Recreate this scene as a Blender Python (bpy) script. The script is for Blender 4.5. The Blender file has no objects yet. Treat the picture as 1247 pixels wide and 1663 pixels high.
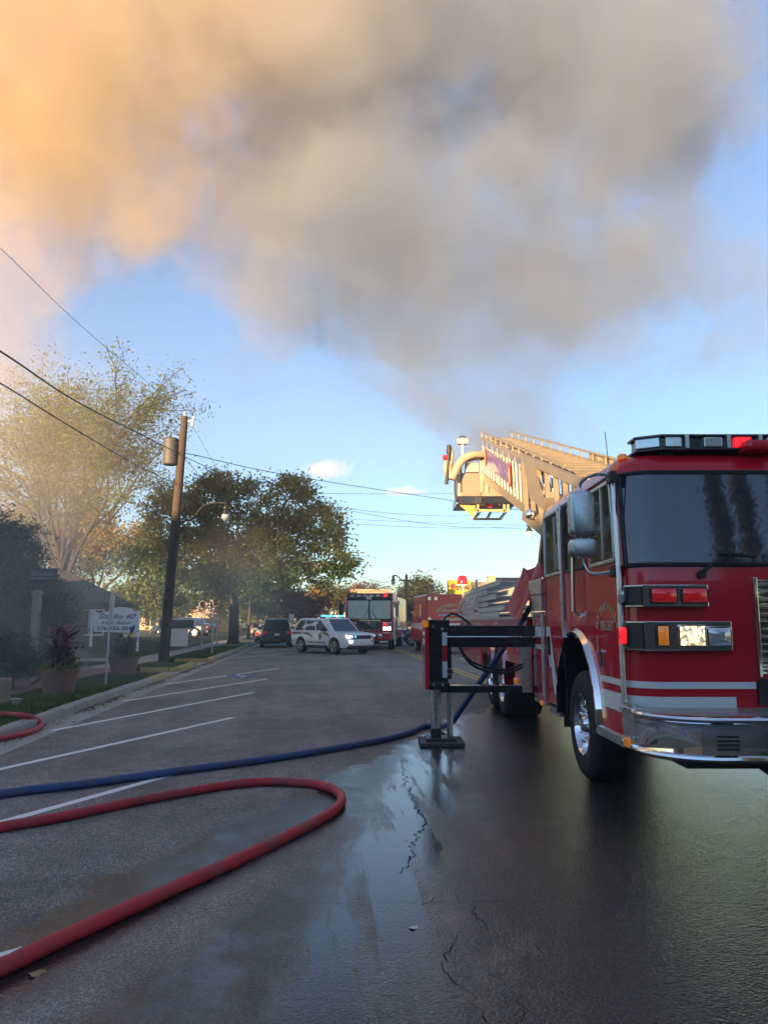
import bpy, bmesh, math, random
import numpy as np
from mathutils import Vector, Matrix
R = math.radians
random.seed(4); RNG = np.random.default_rng(11)
sc = bpy.context.scene
C = sc.collection

# ------------------------------------------------------------------ camera, sky, sun, exposure
CAM_H = 1.6
PITCH = R(8.08)
cam_d = bpy.data.cameras.new('camera'); cam = bpy.data.objects.new('camera', cam_d); C.objects.link(cam)
cam.location = (0, 0, CAM_H); cam.rotation_euler = (R(90) + PITCH, 0, 0)
cam_d.sensor_fit = 'HORIZONTAL'; cam_d.sensor_width = 36; cam_d.lens = 36 * 1250 / 1247
cam_d.clip_end = 6000; cam_d.clip_start = 0.05
sc.camera = cam

SUN_EL, SUN_AZ = R(5.5), R(30)          # azimuth: degrees to the left of straight behind the camera
S = Vector((-math.sin(SUN_AZ) * math.cos(SUN_EL), -math.cos(SUN_AZ) * math.cos(SUN_EL), math.sin(SUN_EL)))
world = bpy.data.worlds.new('World'); sc.world = world; world.use_nodes = True
wn = world.node_tree; bg = wn.nodes['Background']
sky = wn.nodes.new('ShaderNodeTexSky'); sky.sky_type = 'NISHITA'; sky.sun_disc = False
sky.sun_elevation = SUN_EL; sky.sun_rotation = math.atan2(S.x, S.y)
sky.altitude = 600; sky.air_density = 1.0; sky.dust_density = 0.0; sky.ozone_density = 3.2
wn.links.new(sky.outputs[0], bg.inputs[0]); bg.inputs[1].default_value = 0.09
sun_d = bpy.data.lights.new('sun', 'SUN'); sun_d.energy = 4.8; sun_d.angle = R(0.6); sun_d.color = (1.0, 0.63, 0.32)
sun = bpy.data.objects.new('sun', sun_d); C.objects.link(sun); sun.rotation_euler = S.to_track_quat('Z', 'Y').to_euler()
vs = sc.view_settings; vs.view_transform = 'Standard'; vs.look = 'None'; vs.exposure = 2.4; vs.gamma = 1.0; vs.use_curve_mapping = False
cy = sc.cycles
cy.use_denoising = True; cy.use_adaptive_sampling = True; cy.adaptive_threshold = .02; cy.max_bounces = 7; cy.diffuse_bounces = 3; cy.glossy_bounces = 4; cy.transmission_bounces = 4
cy.volume_bounces = 1; cy.transparent_max_bounces = 10; cy.sample_clamp_indirect = 6.0
cy.volume_step_rate = 1.0; cy.volume_max_steps = 160; cy.caustics_reflective = False; cy.caustics_refractive = False

# ------------------------------------------------------------------ pixel helpers (photograph pixels, 1247 x 1663)
cp, sp = math.cos(PITCH), math.sin(PITCH)
def ray(x, y):
    u = (x - 623.5) / 1250.0; v = (831.5 - y) / 1250.0
    return Vector((u, cp - v * sp, sp + v * cp))
def gnd(x, y, z=0.0):
    d = ray(x, y); t = (z - CAM_H) / d.z
    return Vector((d.x * t, d.y * t, z))
def aty(x, y, Y):
    d = ray(x, y); t = Y / d.y
    return Vector((d.x * t, Y, CAM_H + d.z * t))
ROAD = R(4.86); rca, rsa = math.cos(ROAD), math.sin(ROAD)
def rd(u, s, z=0.0):                     # road frame: u across (right +), s along
    return Vector((u * rca - s * rsa, u * rsa + s * rca, z))
def to_rd(p):
    return (p[0] * rca + p[1] * rsa, -p[0] * rsa + p[1] * rca)

# ------------------------------------------------------------------ materials
MATS = {}
def nd(t, typ, **kw):
    n = t.nodes.new(typ)
    for k, v in kw.items(): setattr(n, k, v)
    return n
def mat(name, col, rough=.5, metal=0., coat=0., var=.12, scale=6., bump=0., bscale=80., emit=None, estr=0., trans=0., rvar=.08, spec=.5, sss=0., ior=1.45, dirt=0.):
    if name in MATS: return MATS[name]
    m = bpy.data.materials.new(name); m.use_nodes = True; t = m.node_tree; b = t.nodes['Principled BSDF']
    L = t.links.new
    b.inputs['Metallic'].default_value = metal; b.inputs['Coat Weight'].default_value = coat; b.inputs['Coat Roughness'].default_value = .03
    b.inputs['Specular IOR Level'].default_value = spec; b.inputs['Transmission Weight'].default_value = trans; b.inputs['IOR'].default_value = ior
    tc = nd(t, 'ShaderNodeTexCoord'); nz = nd(t, 'ShaderNodeTexNoise'); nz.inputs['Scale'].default_value = scale; nz.inputs['Detail'].default_value = 5
    L(tc.outputs['Object'], nz.inputs['Vector'])
    mx = nd(t, 'ShaderNodeMix', data_type='RGBA')
    c = Vector(col[:3])
    mx.inputs['A'].default_value = (*(c * (1 - var)), 1); mx.inputs['B'].default_value = (*[min(1, q * (1 + var)) for q in c], 1)
    L(nz.outputs['Fac'], mx.inputs['Factor'])
    out = mx.outputs['Result']
    if dirt > 0:
        n2 = nd(t, 'ShaderNodeTexNoise'); n2.inputs['Scale'].default_value = 2.3; n2.inputs['Detail'].default_value = 8; n2.inputs['Roughness'].default_value = .7
        L(tc.outputs['Object'], n2.inputs['Vector'])
        r2 = nd(t, 'ShaderNodeMapRange'); r2.inputs[1].default_value = .5; r2.inputs[2].default_value = .75; r2.inputs[4].default_value = dirt
        L(n2.outputs['Fac'], r2.inputs[0])
        m2 = nd(t, 'ShaderNodeMix', data_type='RGBA'); m2.inputs['B'].default_value = (.09, .075, .06, 1)
        L(r2.outputs[0], m2.inputs['Factor']); L(out, m2.inputs['A']); out = m2.outputs['Result']
    L(out, b.inputs['Base Color'])
    mr = nd(t, 'ShaderNodeMapRange'); mr.inputs[3].default_value = max(0, rough - rvar); mr.inputs[4].default_value = min(1, rough + rvar)
    L(nz.outputs['Fac'], mr.inputs[0]); L(mr.outputs[0], b.inputs['Roughness'])
    if bump > 0:
        n3 = nd(t, 'ShaderNodeTexNoise'); n3.inputs['Scale'].default_value = bscale; n3.inputs['Detail'].default_value = 4
        L(tc.outputs['Object'], n3.inputs['Vector'])
        bp = nd(t, 'ShaderNodeBump'); bp.inputs['Strength'].default_value = bump; bp.inputs['Distance'].default_value = .01
        L(n3.outputs['Fac'], bp.inputs['Height']); L(bp.outputs[0], b.inputs['Normal'])
    if emit is not None:
        b.inputs['Emission Color'].default_value = (*emit, 1); b.inputs['Emission Strength'].default_value = estr
    MATS[name] = m
    return m
RED = mat('red_paint', (.56, .006, .020), .24, coat=.6, spec=.35, var=.08, scale=2, rvar=.06, dirt=.14)
RED2 = mat('dark_red_paint', (.40, .010, .018), .3, coat=.5, var=.08, dirt=.15)
WHITE_ST = mat('white_stripe', (.72, .72, .70), .35, coat=.3, var=.04)
CHROME = mat('chrome', (.80, .80, .81), .045, metal=1, var=.02, rvar=.02)
ALU = mat('aluminium', (.62, .61, .58), .34, metal=1, var=.1, scale=9, rvar=.1)
ALU_M = mat('matte_aluminium', (.34, .29, .21), .42, metal=.6, var=.14, scale=5, rvar=.1, dirt=.2)  # golden sunlight on the boom put into the metal's colour
STEEL_B = mat('brushed_steel', (.46, .46, .46), .28, metal=1, var=.05)
BLACK = mat('black_enamel', (.012, .013, .017), .25, coat=.4, var=.2, dirt=.1)
RUBBER = mat('tyre_rubber', (.014, .014, .015), .75, var=.25, scale=14, bump=.2, bscale=60)
PLASTIC = mat('black_plastic', (.015, .015, .016), .5, var=.2)
GLASS = mat('dark_glass', (.022, .034, .045), .03, var=.1, rvar=.01, coat=1.0, spec=.8)
GLASS_G = mat('tinted_side_glass', (.015, .022, .022), .05, var=.2, rvar=.01, spec=.45)
LENS_R = mat('red_lens', (.35, .005, .01), .15, coat=1, var=.2, scale=30, emit=(1, .02, .02), estr=.03)
LENS_RL = mat('lit_red_lens', (.6, .02, .02), .15, coat=1, emit=(1, .012, .02), estr=.42)
LENS_A = mat('amber_lens', (.7, .22, .01), .2, coat=1, var=.3, scale=60, emit=(1, .3, .02), estr=.05)
LENS_C = mat('clear_lens', (.55, .56, .56), .12, metal=.6, coat=1, var=.35, scale=40)
HEAD_L = mat('lit_headlamp', (.9, .85, .7), .15, coat=1, var=.2, scale=30, emit=(1, .74, .38), estr=.7)
HEAD_W = mat('lit_white_lamp', (.9, .9, .9), .15, coat=1, emit=(1, .93, .8), estr=1.1)
BLUE_L = mat('lit_blue_lamp', (.1, .3, .9), .2, coat=1, emit=(.05, .35, 1), estr=.8)
def glowing(name, col, e, lo, hi, scale):
    m = mat(name, col, .15, coat=1, var=.3, scale=30, emit=e, estr=1); t = m.node_tree; b = t.nodes['Principled BSDF']
    tc = nd(t, 'ShaderNodeTexCoord'); v = nd(t, 'ShaderNodeTexVoronoi'); v.inputs['Scale'].default_value = scale; t.links.new(tc.outputs['Object'], v.inputs['Vector'])
    n = nd(t, 'ShaderNodeTexNoise'); n.inputs['Scale'].default_value = scale * .3; t.links.new(tc.outputs['Object'], n.inputs['Vector'])
    a = nd(t, 'ShaderNodeMath', operation='MULTIPLY'); t.links.new(v.outputs['Distance'], a.inputs[0]); t.links.new(n.outputs['Fac'], a.inputs[1])
    r = nd(t, 'ShaderNodeMapRange'); r.inputs[1].default_value = .05; r.inputs[2].default_value = .36; r.inputs[3].default_value = hi; r.inputs[4].default_value = lo
    t.links.new(a.outputs[0], r.inputs[0]); t.links.new(r.outputs[0], b.inputs['Emission Strength']); return m
HEAD_L = glowing('lit_headlamp_lens', (.8, .75, .6), (1, .70, .30), .04, .75, 34)
LENS_RL = glowing('lit_red_beacon_lens', (.45, .01, .015), (1, .012, .02), .08, .55, 60)
GOLD = mat('gold_leaf', (.58, .50, .36), .4, metal=.3, var=.1, scale=40)
CAR_WHITE = mat('white_car_paint', (.70, .70, .70), .3, coat=.8, var=.03, dirt=.1)
CAR_DARK = mat('charcoal_car_paint', (.025, .028, .034), .25, coat=.9, var=.1, dirt=.1)
CAR_BLUE = mat('navy_car_paint', (.02, .03, .06), .25, coat=.9, var=.1)
CAR_SILVER = mat('silver_car_paint', (.42, .43, .44), .3, metal=.5, coat=.8, var=.05)
SIGN_W = mat('white_sign_board', (.74, .73, .69), .55, var=.06, scale=3, dirt=.15)
INK = mat('dark_ink', (.03, .03, .06), .6)
INK_B = mat('blue_ink', (.07, .08, .2), .6)
GALV = mat('galvanised_steel', (.42, .42, .42), .45, metal=.6, var=.15, scale=20)
CONC = mat('concrete', (.34, .32, .29), .85, var=.2, scale=4, bump=.3, bscale=70, dirt=.5)
YEL_PAINT = mat('yellow_kerb_paint', (.42, .31, .11), .75, var=.2, scale=5, bump=.2, dirt=.5)
CREAM = mat('cream_paint', (.66, .60, .46), .4, coat=.3, var=.06)

# ------------------------------------------------------------------ mesh helper
class MB:
    def __init__(s): s.v = []; s.f = []
    def add(s, vs, fs):
        o = len(s.v); s.v += [tuple(p) for p in vs]; s.f += [tuple(i + o for i in f) for f in fs]; return s
    def box(s, x0, x1, y0, y1, z0, z1):
        v = [(x, y, z) for z in (z0, z1) for y in (y0, y1) for x in (x0, x1)]
        return s.add(v, [(0, 2, 3, 1), (4, 5, 7, 6), (0, 1, 5, 4), (2, 6, 7, 3), (0, 4, 6, 2), (1, 3, 7, 5)])
    def beam(s, p0, p1, w, h, up=(0, 0, 1)):
        p0, p1 = Vector(p0), Vector(p1); d = (p1 - p0).normalized(); a = d.cross(Vector(up))
        if a.length < 1e-4: a = d.cross(Vector((1, 0, 0)))
        a.normalize(); b = a.cross(d)
        v = [p + a * (i * w / 2) + b * (j * h / 2) for p in (p0, p1) for i, j in ((-1, -1), (1, -1), (1, 1), (-1, 1))]
        return s.add(v, [(0, 1, 2, 3), (7, 6, 5, 4), (0, 4, 5, 1), (1, 5, 6, 2), (2, 6, 7, 3), (3, 7, 4, 0)])
    def cyl(s, p0, p1, r0, r1=None, n=12, cap=True):
        r1 = r0 if r1 is None else r1
        p0, p1 = Vector(p0), Vector(p1); d = (p1 - p0).normalized(); a = d.orthogonal().normalized(); b = d.cross(a)
        v = []
        for p, r in ((p0, r0), (p1, r1)):
            for k in range(n):
                t = 2 * math.pi * k / n; v.append(p + a * (r * math.cos(t)) + b * (r * math.sin(t)))
        f = [(k, (k + 1) % n, n + (k + 1) % n, n + k) for k in range(n)]
        if cap: f += [tuple(range(n))[::-1], tuple(range(n, 2 * n))]
        return s.add(v, f)
    def tube(s, pts, r, n=8, cap=True):
        pts = [Vector(p) for p in pts]; rr = r if isinstance(r, (list, tuple)) else [r] * len(pts)
        o = len(s.v); prev = None
        for i, p in enumerate(pts):
            d = (pts[min(i + 1, len(pts) - 1)] - pts[max(i - 1, 0)]).normalized()
            if prev is None: a = d.orthogonal().normalized()
            else:
                a = prev - d * prev.dot(d); a = a.normalized() if a.length > 1e-6 else d.orthogonal().normalized()
            prev = a; b = d.cross(a)
            for k in range(n):
                t = 2 * math.pi * k / n; s.v.append(tuple(p + a * (rr[i] * math.cos(t)) + b * (rr[i] * math.sin(t))))
        for i in range(len(pts) - 1):
            for k in range(n):
                s.f.append((o + i * n + k, o + i * n + (k + 1) % n, o + (i + 1) * n + (k + 1) % n, o + (i + 1) * n + k))
        if cap:
            s.f.append(tuple(o + k for k in range(n))[::-1]); s.f.append(tuple(o + (len(pts) - 1) * n + k for k in range(n)))
        return s
    def prism(s, poly, axis, lo, hi):
        n = len(poly); v = []
        for q in (lo, hi):
            for a, b in poly:
                v.append((q, a, b) if axis == 'x' else (a, q, b) if axis == 'y' else (a, b, q))
        f = [tuple(range(n)), tuple(range(n, 2 * n))[::-1]] + [(k, n + k, n + (k + 1) % n, (k + 1) % n) for k in range(n)]
        return s.add(v, f)
    def lathe(s, prof, c, axis='z', n=24, cap=False):
        c = Vector(c); o = len(s.v)
        for r, h in prof:
            for k in range(n):
                t = 2 * math.pi * k / n; a, b = r * math.cos(t), r * math.sin(t)
                s.v.append(tuple(c + (Vector((a, b, h)) if axis == 'z' else Vector((h, a, b)) if axis == 'x' else Vector((a, h, b)))))
        for i in range(len(prof) - 1):
            for k in range(n):
                s.f.append((o + i * n + k, o + i * n + (k + 1) % n, o + (i + 1) * n + (k + 1) % n, o + (i + 1) * n + k))
        if cap:
            s.f.append(tuple(o + k for k in range(n))); s.f.append(tuple(o + (len(prof) - 1) * n + k for k in range(n)))
        return s
    def grid(s, P):                      # P: rows of points
        o = len(s.v); w = len(P[0])
        for row in P: s.v += [tuple(p) for p in row]
        for i in range(len(P) - 1):
            for j in range(w - 1): s.f.append((o + i * w + j, o + i * w + j + 1, o + (i + 1) * w + j + 1, o + (i + 1) * w + j))
        return s
    def rounded(s, a0, a1, b0, b1, r, axis, lo, hi, seg=4):   # rounded rectangle prism
        poly = []
        for cx, cy_, t0 in ((a1 - r, b1 - r, 0), (a0 + r, b1 - r, 90), (a0 + r, b0 + r, 180), (a1 - r, b0 + r, 270)):
            for k in range(seg + 1):
                t = R(t0 + 90 * k / seg); poly.append((cx + r * math.cos(t), cy_ + r * math.sin(t)))
        return s.prism(poly, axis, lo, hi)
    def mesh(s, name, m, smooth=False, bevel=0., fix=True, segs=2):
        me = bpy.data.meshes.new(name); me.from_pydata(s.v, [], s.f)
        if fix or bevel:
            bm = bmesh.new(); bm.from_mesh(me)
            if fix: bmesh.ops.recalc_face_normals(bm, faces=bm.faces)
            if bevel:
                es = [e for e in bm.edges if len(e.link_faces) == 2 and e.calc_face_angle(0) > .5]
                bmesh.ops.bevel(bm, geom=es, offset=bevel, segments=segs, affect='EDGES', profile=.6, clamp_overlap=True)
            bm.to_mesh(me); bm.free()
        if m: me.materials.append(m)
        if smooth:
            me.shade_smooth()
            try: me.set_sharp_from_angle(angle=R(38))
            except Exception: pass
        return me
    def build(s, name, m, parent=None, smooth=False, bevel=0., fix=True, **kw):
        return link(name, s.mesh(name, m, smooth, bevel, fix), parent, **kw)
def link(name, data, parent=None, loc=None, rz=None, label=None, cat=None, group=None, kind=None):
    o = bpy.data.objects.new(name, data); C.objects.link(o)
    if parent is not None: o.parent = parent
    if loc is not None: o.location = loc
    if rz is not None: o.rotation_euler = (0, 0, rz)
    tag(o, label, cat, group, kind); return o
def tag(o, label=None, cat=None, group=None, kind=None):
    for k, v in (('label', label), ('category', cat), ('group', group), ('kind', kind)):
        if v: o[k] = v
    return o
def thing(name, label, cat, loc=(0, 0, 0), rz=0., group=None):
    return link(name, None, None, loc, rz, label, cat, group)
def copy_tree(o, parent=None):
    c = o.copy(); C.objects.link(c); c.parent = parent
    for ch in [q for q in C.objects if q.parent == o]: copy_tree(ch, c)
    return c
def bez(pts, n=8):                       # Catmull-Rom through points
    pts = [Vector(p) for p in pts]; out = []
    for i in range(len(pts) - 1):
        p0 = pts[max(i - 1, 0)]; p1 = pts[i]; p2 = pts[i + 1]; p3 = pts[min(i + 2, len(pts) - 1)]
        for k in range(n):
            t = k / n
            out.append(.5 * ((2 * p1) + (p2 - p0) * t + (2 * p0 - 5 * p1 + 4 * p2 - p3) * t * t + (3 * p1 - p0 - 3 * p2 + p3) * t ** 3))
    return out + [pts[-1]]
def lettering(txt, size, org, right, up, m, parent=None, name='lettering', depth=.004, arc=0., bold=0., shear=0., width=None, align='CENTER', **kw):
    """flat raised letters; org = middle of the baseline; arc = radius of an arch (letters fan out)"""
    org, right, up = Vector(org), Vector(right).normalized(), Vector(up).normalized(); nrm = right.cross(up)
    def glyphs(s_):
        cu = bpy.data.curves.new('glyph', 'FONT'); cu.body = s_; cu.size = size; cu.offset = bold; cu.shear = shear; cu.resolution_u = 3
        cu.align_x = align if not arc else 'CENTER'
        ob = bpy.data.objects.new('glyph', cu); C.objects.link(ob); bpy.context.view_layer.update()
        me = bpy.data.meshes.new_from_object(ob.evaluated_get(bpy.context.evaluated_depsgraph_get()))
        v = [(p.co.x, p.co.y) for p in me.vertices]; f = [tuple(p.vertices) for p in me.polygons]
        bpy.data.objects.remove(ob); bpy.data.curves.remove(cu); bpy.data.meshes.remove(me)
        return v, f
    V, Fc = [], []
    if not arc:
        V, Fc = glyphs(txt)
    else:
        n = len(txt); step = size * .72
        for i, ch in enumerate(txt):
            if ch == ' ': continue
            a = (i - (n - 1) / 2) * step / arc; v, f = glyphs(ch); o = len(V)
            for x, y in v:
                V.append((math.sin(a) * (arc + y) + x * math.cos(a), math.cos(a) * (arc + y) - arc - x * math.sin(a)))
            Fc += [tuple(q + o for q in t) for t in f]
    if width and V:
        w = max(p[0] for p in V) - min(p[0] for p in V); k = width / w; V = [(x * k, y) for x, y in V]
    P = [org + right * x + up * y + nrm * depth for x, y in V]
    mb = MB(); mb.add(P, Fc)
    return mb.build(name, m, parent, fix=False, **kw)
# ================================================================== SETTING
def node_tree(name):
    m = bpy.data.materials.new(name); m.use_nodes = True; t = m.node_tree
    return m, t, t.nodes['Principled BSDF']
def mth(t, op, a, b=None, c=None, clamp=False):
    n = nd(t, 'ShaderNodeMath', operation=op, use_clamp=clamp)
    for i, q in enumerate((a, b, c)):
        if q is None: continue
        if isinstance(q, (int, float)): n.inputs[i].default_value = q
        else: t.links.new(q, n.inputs[i])
    return n.outputs[0]
def rng(t, x, a, b, c=0., d=1., smooth=True):
    n = nd(t, 'ShaderNodeMapRange', interpolation_type='SMOOTHSTEP' if smooth else 'LINEAR')
    t.links.new(x, n.inputs[0])
    for i, q in zip((1, 2, 3, 4), (a, b, c, d)):
        if isinstance(q, (int, float)): n.inputs[i].default_value = q
        else: t.links.new(q, n.inputs[i])
    return n.outputs[0]
def noise(t, vec, scale, detail=4, rough=.55, dist=0.):
    n = nd(t, 'ShaderNodeTexNoise'); n.inputs['Scale'].default_value = scale; n.inputs['Detail'].default_value = detail
    n.inputs['Roughness'].default_value = rough; n.inputs['Distortion'].default_value = dist
    t.links.new(vec, n.inputs['Vector']); return n.outputs['Fac']
def mixc(t, f, a, b):
    n = nd(t, 'ShaderNodeMix', data_type='RGBA')
    for k, q in (('Factor', f), ('A', a), ('B', b)):
        if isinstance(q, (int, float)): n.inputs[k].default_value = q
        elif isinstance(q, tuple): n.inputs[k].default_value = (*q[:3], 1)
        else: t.links.new(q, n.inputs[k])
    return n.outputs['Result']
def line_dist(t, pos, p, q):             # signed distance (right of p->q is +), points in road frame
    a = Vector((q[0] - p[0], q[1] - p[1])).normalized(); nx, ny = a.y, -a.x
    n = nd(t, 'ShaderNodeVectorMath', operation='DOT_PRODUCT'); t.links.new(pos, n.inputs[0]); n.inputs[1].default_value = (nx, ny, 0)
    return mth(t, 'ADD', n.outputs['Value'], -(p[0] * nx + p[1] * ny))
def asphalt():
    m, t, b = node_tree('asphalt'); L = t.links.new
    tc = nd(t, 'ShaderNodeTexCoord'); P = tc.outputs['Object']
    vo = nd(t, 'ShaderNodeTexVoronoi'); vo.inputs['Scale'].default_value = 115; L(P, vo.inputs['Vector'])
    bw = nd(t, 'ShaderNodeRGBToBW'); L(vo.outputs['Color'], bw.inputs[0])
    big = noise(t, P, .45, 6, .6); med = noise(t, P, 3.2, 5, .6); fine = noise(t, P, 160, 3)
    mp = nd(t, 'ShaderNodeMapping'); mp.inputs['Scale'].default_value = (1.6, .14, 1); L(P, mp.inputs[0])
    streak = noise(t, mp.outputs[0], 1.0, 5, .6)
    # wet sheet right of a wandering edge
    p, q = to_rd(gnd(0, 1500)), to_rd(gnd(690, 1190))
    wob = mth(t, 'MULTIPLY', mth(t, 'SUBTRACT', noise(t, P, 1.1, 9, .70), .5), 1.7)
    d1 = mth(t, 'ADD', line_dist(t, P, p, q), wob)
    wet = rng(t, d1, -.05, .16)
    sep = nd(t, 'ShaderNodeSeparateXYZ'); L(P, sep.inputs[0])
    far = rng(t, sep.outputs['Y'], 13.5, 19.0, 1, 0)
    under = rng(t, sep.outputs['X'], 1.9, 2.6)           # water runs on under the truck
    wet = mth(t, 'MULTIPLY', wet, mth(t, 'MAXIMUM', far, under))
    # a drier, open-textured strip crossing the wet sheet
    p, q = to_rd(gnd(60, 1650)), to_rd(gnd(665, 1275))
    d2 = mth(t, 'ABSOLUTE', mth(t, 'ADD', line_dist(t, P, p, q), mth(t, 'MULTIPLY', wob, .22)))
    dry = mth(t, 'MULTIPLY', rng(t, d2, .04, .34, 1, 0), rng(t, sep.outputs['Y'], 5.2, 7.2, 1, 0))
    wet = mth(t, 'MULTIPLY', wet, mth(t, 'SUBTRACT', 1.0, mth(t, 'MULTIPLY', dry, .8)))
    right = rng(t, sep.outputs['X'], 1.2, 2.4, 1, .25)
    film = mth(t, 'MULTIPLY', right, rng(t, mth(t, 'ADD', mth(t, 'MULTIPLY', streak, .6), mth(t, 'MULTIPLY', med, .4)), .40, .66))
    film = mth(t, 'MULTIPLY', film, wet)
    v2 = nd(t, 'ShaderNodeTexVoronoi'); v2.inputs['Scale'].default_value = 260; L(P, v2.inputs['Vector']); b2_ = nd(t, 'ShaderNodeRGBToBW'); L(v2.outputs['Color'], b2_.inputs[0])
    p, q = to_rd(gnd(610, 1500)), to_rd(gnd(702, 1222))
    d3 = mth(t, 'ABSOLUTE', mth(t, 'ADD', line_dist(t, P, p, q), mth(t, 'MULTIPLY', wob, .35)))
    band = mth(t, 'MULTIPLY', mth(t, 'MULTIPLY', rng(t, d3, .12, .62, 1, 0), rng(t, noise(t, mp.outputs[0], 2.6, 7, .7), .36, .52)), wet)
    film = mth(t, 'MAXIMUM', film, mth(t, 'MULTIPLY', band, 1.25), clamp=True)
    spk = mth(t, 'MULTIPLY', mth(t, 'ADD', mth(t, 'MULTIPLY', mth(t, 'POWER', bw.outputs[0], 2.0), 1.9), .5), rng(t, b2_.outputs[0], .1, .9, .55, 1.5, False))
    tone = mth(t, 'MULTIPLY', spk, rng(t, big, .3, .7, .78, 1.2))
    tone = mth(t, 'MULTIPLY', tone, rng(t, streak, .3, .7, .85, 1.15))
    tone = mth(t, 'MULTIPLY', tone, rng(t, med, .3, .7, .85, 1.15))
    stones = mth(t, 'MULTIPLY', rng(t, b2_.outputs[0], .80, .95), rng(t, bw.outputs[0], .5, .9))
    tone = mth(t, 'ADD', tone, mth(t, 'MULTIPLY', stones, 1.2))
    lift = mth(t, 'ADD', tone, mth(t, 'MULTIPLY', dry, .35))
    base = nd(t, 'ShaderNodeVectorMath', operation='SCALE'); base.inputs[0].default_value = (.172, .156, .137); L(lift, base.inputs['Scale'])
    dark = nd(t, 'ShaderNodeVectorMath', operation='SCALE'); dark.inputs[0].default_value = (.026, .024, .022); L(lift, dark.inputs['Scale'])
    L(mixc(t, wet, base.outputs[0], dark.outputs[0]), b.inputs['Base Color'])
    r = mth(t, 'ADD', rng(t, wet, 0, 1, .82, .23, False), mth(t, 'ADD', mth(t, 'MULTIPLY', film, -.14), mth(t, 'MULTIPLY', wet, rng(t, sep.outputs['X'], .9, 2.2, 0, -.06))))
    L(r, b.inputs['Roughness'])
    v3 = nd(t, 'ShaderNodeTexVoronoi'); v3.inputs['Scale'].default_value = 62; L(P, v3.inputs['Vector'])
    h = mth(t, 'ADD', mth(t, 'ADD', mth(t, 'MULTIPLY', v3.outputs['Distance'], -1.2), mth(t, 'MULTIPLY', noise(t, P, 24, 5, .65), 1.1)), mth(t, 'MULTIPLY', fine, .5))
    bp = nd(t, 'ShaderNodeBump'); bp.inputs['Distance'].default_value = .005
    L(mth(t, 'SUBTRACT', rng(t, wet, 0, 1, .8, .72, False), mth(t, 'MULTIPLY', film, .60)), bp.inputs['Strength']); L(h, bp.inputs['Height'])
    L(bp.outputs[0], b.inputs['Normal'])
    return m
ASPHALT = asphalt()
def worn_paint(name, col, wear=.5):
    m, t, b = node_tree(name); L = t.links.new
    tc = nd(t, 'ShaderNodeTexCoord'); P = tc.outputs['Object']
    f = rng(t, noise(t, P, 26, 6, .7), wear, wear + .12)
    L(mixc(t, f, col, (.085, .08, .072)), b.inputs['Base Color']); b.inputs['Roughness'].default_value = .7
    return m
PAINT_W = worn_paint('worn_white_paint', (.78, .76, .71), .64)
PAINT_Y = worn_paint('worn_yellow_paint', (.55, .36, .05), .60)
PAINT_B = worn_paint('worn_blue_paint', (.12, .18, .32), .44)
def grass_ground():
    m, t, b = node_tree('grass_ground'); L = t.links.new
    tc = nd(t, 'ShaderNodeTexCoord'); P = tc.outputs['Object']
    c = mixc(t, noise(t, P, .8, 6, .65), (.05, .078, .026), (.11, .12, .05))
    c = mixc(t, rng(t, noise(t, P, 2.3, 6, .7), .55, .72), c, (.11, .085, .05))
    L(c, b.inputs['Base Color']); b.inputs['Roughness'].default_value = .95
    bp = nd(t, 'ShaderNodeBump'); bp.inputs['Strength'].default_value = .8; bp.inputs['Distance'].default_value = .03
    L(noise(t, P, 45, 5, .7), bp.inputs['Height']); L(bp.outputs[0], b.inputs['Normal']); return m
GRASS_G = grass_ground()
def brick_mat(name, c1, c2, mortar, scale=5., bw=.5, rh=.25, wall=False):
    m, t, b = node_tree(name); L = t.links.new
    tc = nd(t, 'ShaderNodeTexCoord'); br = nd(t, 'ShaderNodeTexBrick')
    if wall:
        s3 = nd(t, 'ShaderNodeSeparateXYZ'); L(tc.outputs['Object'], s3.inputs[0]); c3 = nd(t, 'ShaderNodeCombineXYZ'); L(mth(t, 'ADD', s3.outputs[0], s3.outputs[1]), c3.inputs[0]); L(s3.outputs[2], c3.inputs[1]); L(c3.outputs[0], br.inputs['Vector'])
    else: L(tc.outputs['Object'], br.inputs['Vector'])
    br.inputs['Color1'].default_value = (*c1, 1); br.inputs['Color2'].default_value = (*c2, 1); br.inputs['Mortar'].default_value = (*mortar, 1)
    br.inputs['Scale'].default_value = scale; br.inputs['Brick Width'].default_value = bw; br.inputs['Row Height'].default_value = rh; br.inputs['Mortar Size'].default_value = .012
    c = mixc(t, noise(t, tc.outputs['Object'], 1.2, 5), (.55, .55, .55), (1.25, 1.2, 1.15))
    mu = nd(t, 'ShaderNodeMix', data_type='RGBA', blend_type='MULTIPLY'); mu.inputs['Factor'].default_value = 1
    L(br.outputs['Color'], mu.inputs['A']); L(c, mu.inputs['B']); L(mu.outputs['Result'], b.inputs['Base Color']); b.inputs['Roughness'].default_value = .88
    return m
PAVING = brick_mat('brick_paving', (.21, .10, .075), (.15, .075, .06), (.13, .10, .08))
def slab(name, rects, m, kind='structure', **kw):
    mb = MB()
    for u0, u1, s0, s1, z in rects: mb.add([(u0, s0, z), (u1, s0, z), (u1, s1, z), (u0, s1, z)], [(0, 1, 2, 3)])
    return mb.build(name, m, None, rz=ROAD, kind=kind, **kw)
g = MB(); g.add([(-3000, -3000, -.06), (3000, -3000, -.06), (3000, 3000, -.06), (-3000, 3000, -.06)], [(0, 1, 2, 3)])
g.build('ground', GRASS_G, kind='structure')
KU = -4.23                                # kerb face
road = slab('road', [(KU + .46, 14.0, -60, 330, 0)], ASPHALT)
slab('gutter', [(KU, KU + .455, -60, 330, .003)], CONC)
VA, VB = 22.6, 25.4                       # driveway 1
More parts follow.
